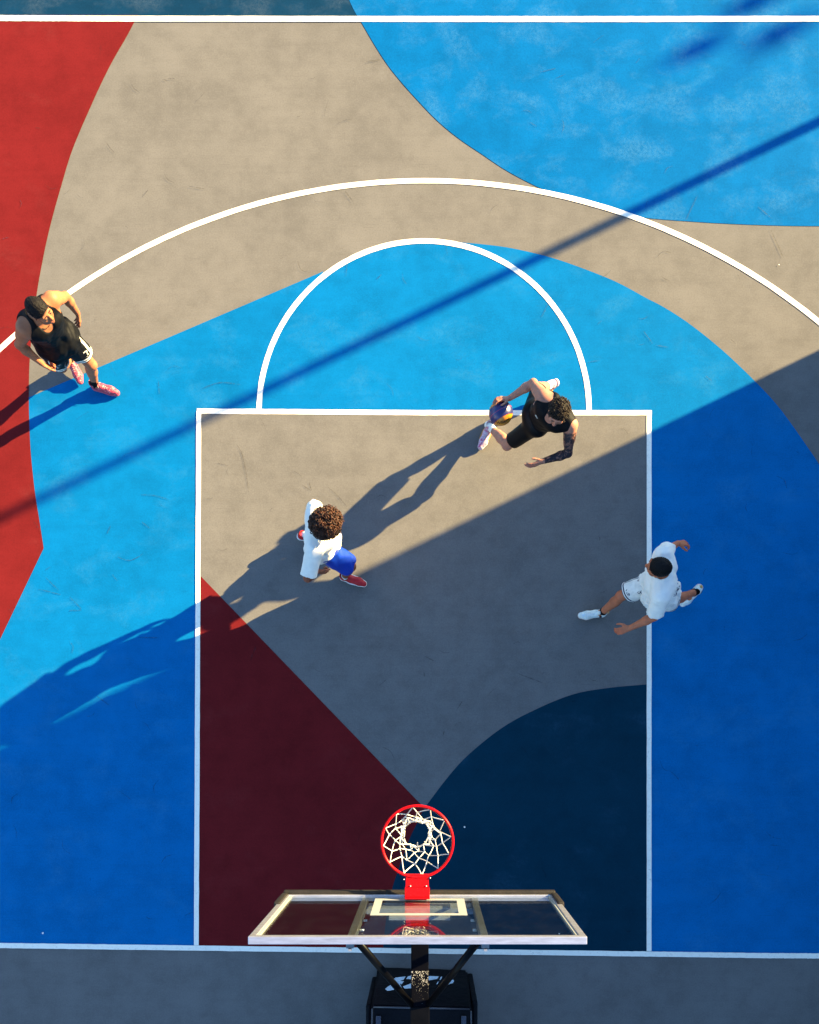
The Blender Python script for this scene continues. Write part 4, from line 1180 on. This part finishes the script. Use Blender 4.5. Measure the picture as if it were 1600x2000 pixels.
q = MB(); q.tube([(fx + 1.7, fy + .8, 0), (fx + 1.7, fy + .8, hz + .3)], [.12, .08], 14); q.build('pole', GALV, fm_, True)
q = MB(); q.tube([(fx + 1.7, fy + .8, hz + .1), (fx - .95, fy - .9, hz + .1)], .014, 8); q.build('crossbar', GALV, fm_, True)
for (ax_, ay_) in ((1362, 96), (1518, 66), (1470, 6)):
    g0 = P(ax_, ay_)[:2] + L_ * np.array([math.cos(AZ), math.sin(AZ)])
    q = MB(); q.box((g0[0] - .085, g0[1] - .085, hz - .12), (g0[0] + .085, g0[1] + .085, hz + .12), .04); q.build('floodlight', plain('grey_floodlight', (.2, .2, .21), .5), fm_)

# ------------------------------------------------------------------ light and camera
sun = bpy.data.lights.new('sun', 'SUN'); sun.energy = 5.0; sun.angle = math.radians(.53); sun.color = (1.0, .765, .36)
so = bpy.data.objects.new('sun', sun); COL.objects.link(so)
so.rotation_euler = Vector(sun_dir).to_track_quat('Z', 'Y').to_euler(); so.location = (8, 8, 12)
wd = bpy.data.worlds.new('World'); S.world = wd; wd.use_nodes = True
nt = wd.node_tree; bg = nt.nodes['Background']; sk = nt.nodes.new('ShaderNodeTexSky'); sk.sky_type = 'NISHITA'
sk.sun_disc = False; sk.sun_elevation = EL; sk.sun_rotation = math.pi / 2 - AZ; sk.altitude = 0; sk.air_density = 1.0; sk.dust_density = .6; sk.ozone_density = 1.5
tint = nt.nodes.new('ShaderNodeMix'); tint.data_type = 'RGBA'; tint.blend_type = 'MULTIPLY'; tint.inputs[0].default_value = 1; tint.inputs[7].default_value = (.76, 1.0, 1.27, 1)
nt.links.new(sk.outputs[0], tint.inputs[6]); nt.links.new(tint.outputs[2], bg.inputs[0]); bg.inputs[1].default_value = .0605
cam = bpy.data.cameras.new('camera'); co = bpy.data.objects.new('camera', cam); COL.objects.link(co)
co.location = tuple(CAM); co.rotation_euler = (0, 0, 0)
cam.sensor_fit = 'VERTICAL'; cam.sensor_height = 36; cam.lens = F / 2000 * 36
cam.shift_x = (800 - PX0) / 2000; cam.shift_y = (PY0 - 1000) / 2000; cam.clip_start = .1; cam.clip_end = 2000
S.camera = co
S.render.engine = 'CYCLES'
S.view_settings.view_transform = 'Standard'; S.view_settings.look = 'None'; S.view_settings.gamma = 1; S.view_settings.use_curve_mapping = False
S.view_settings.exposure = 2.75
S.cycles.max_bounces = 8; S.cycles.transparent_max_bounces = 12
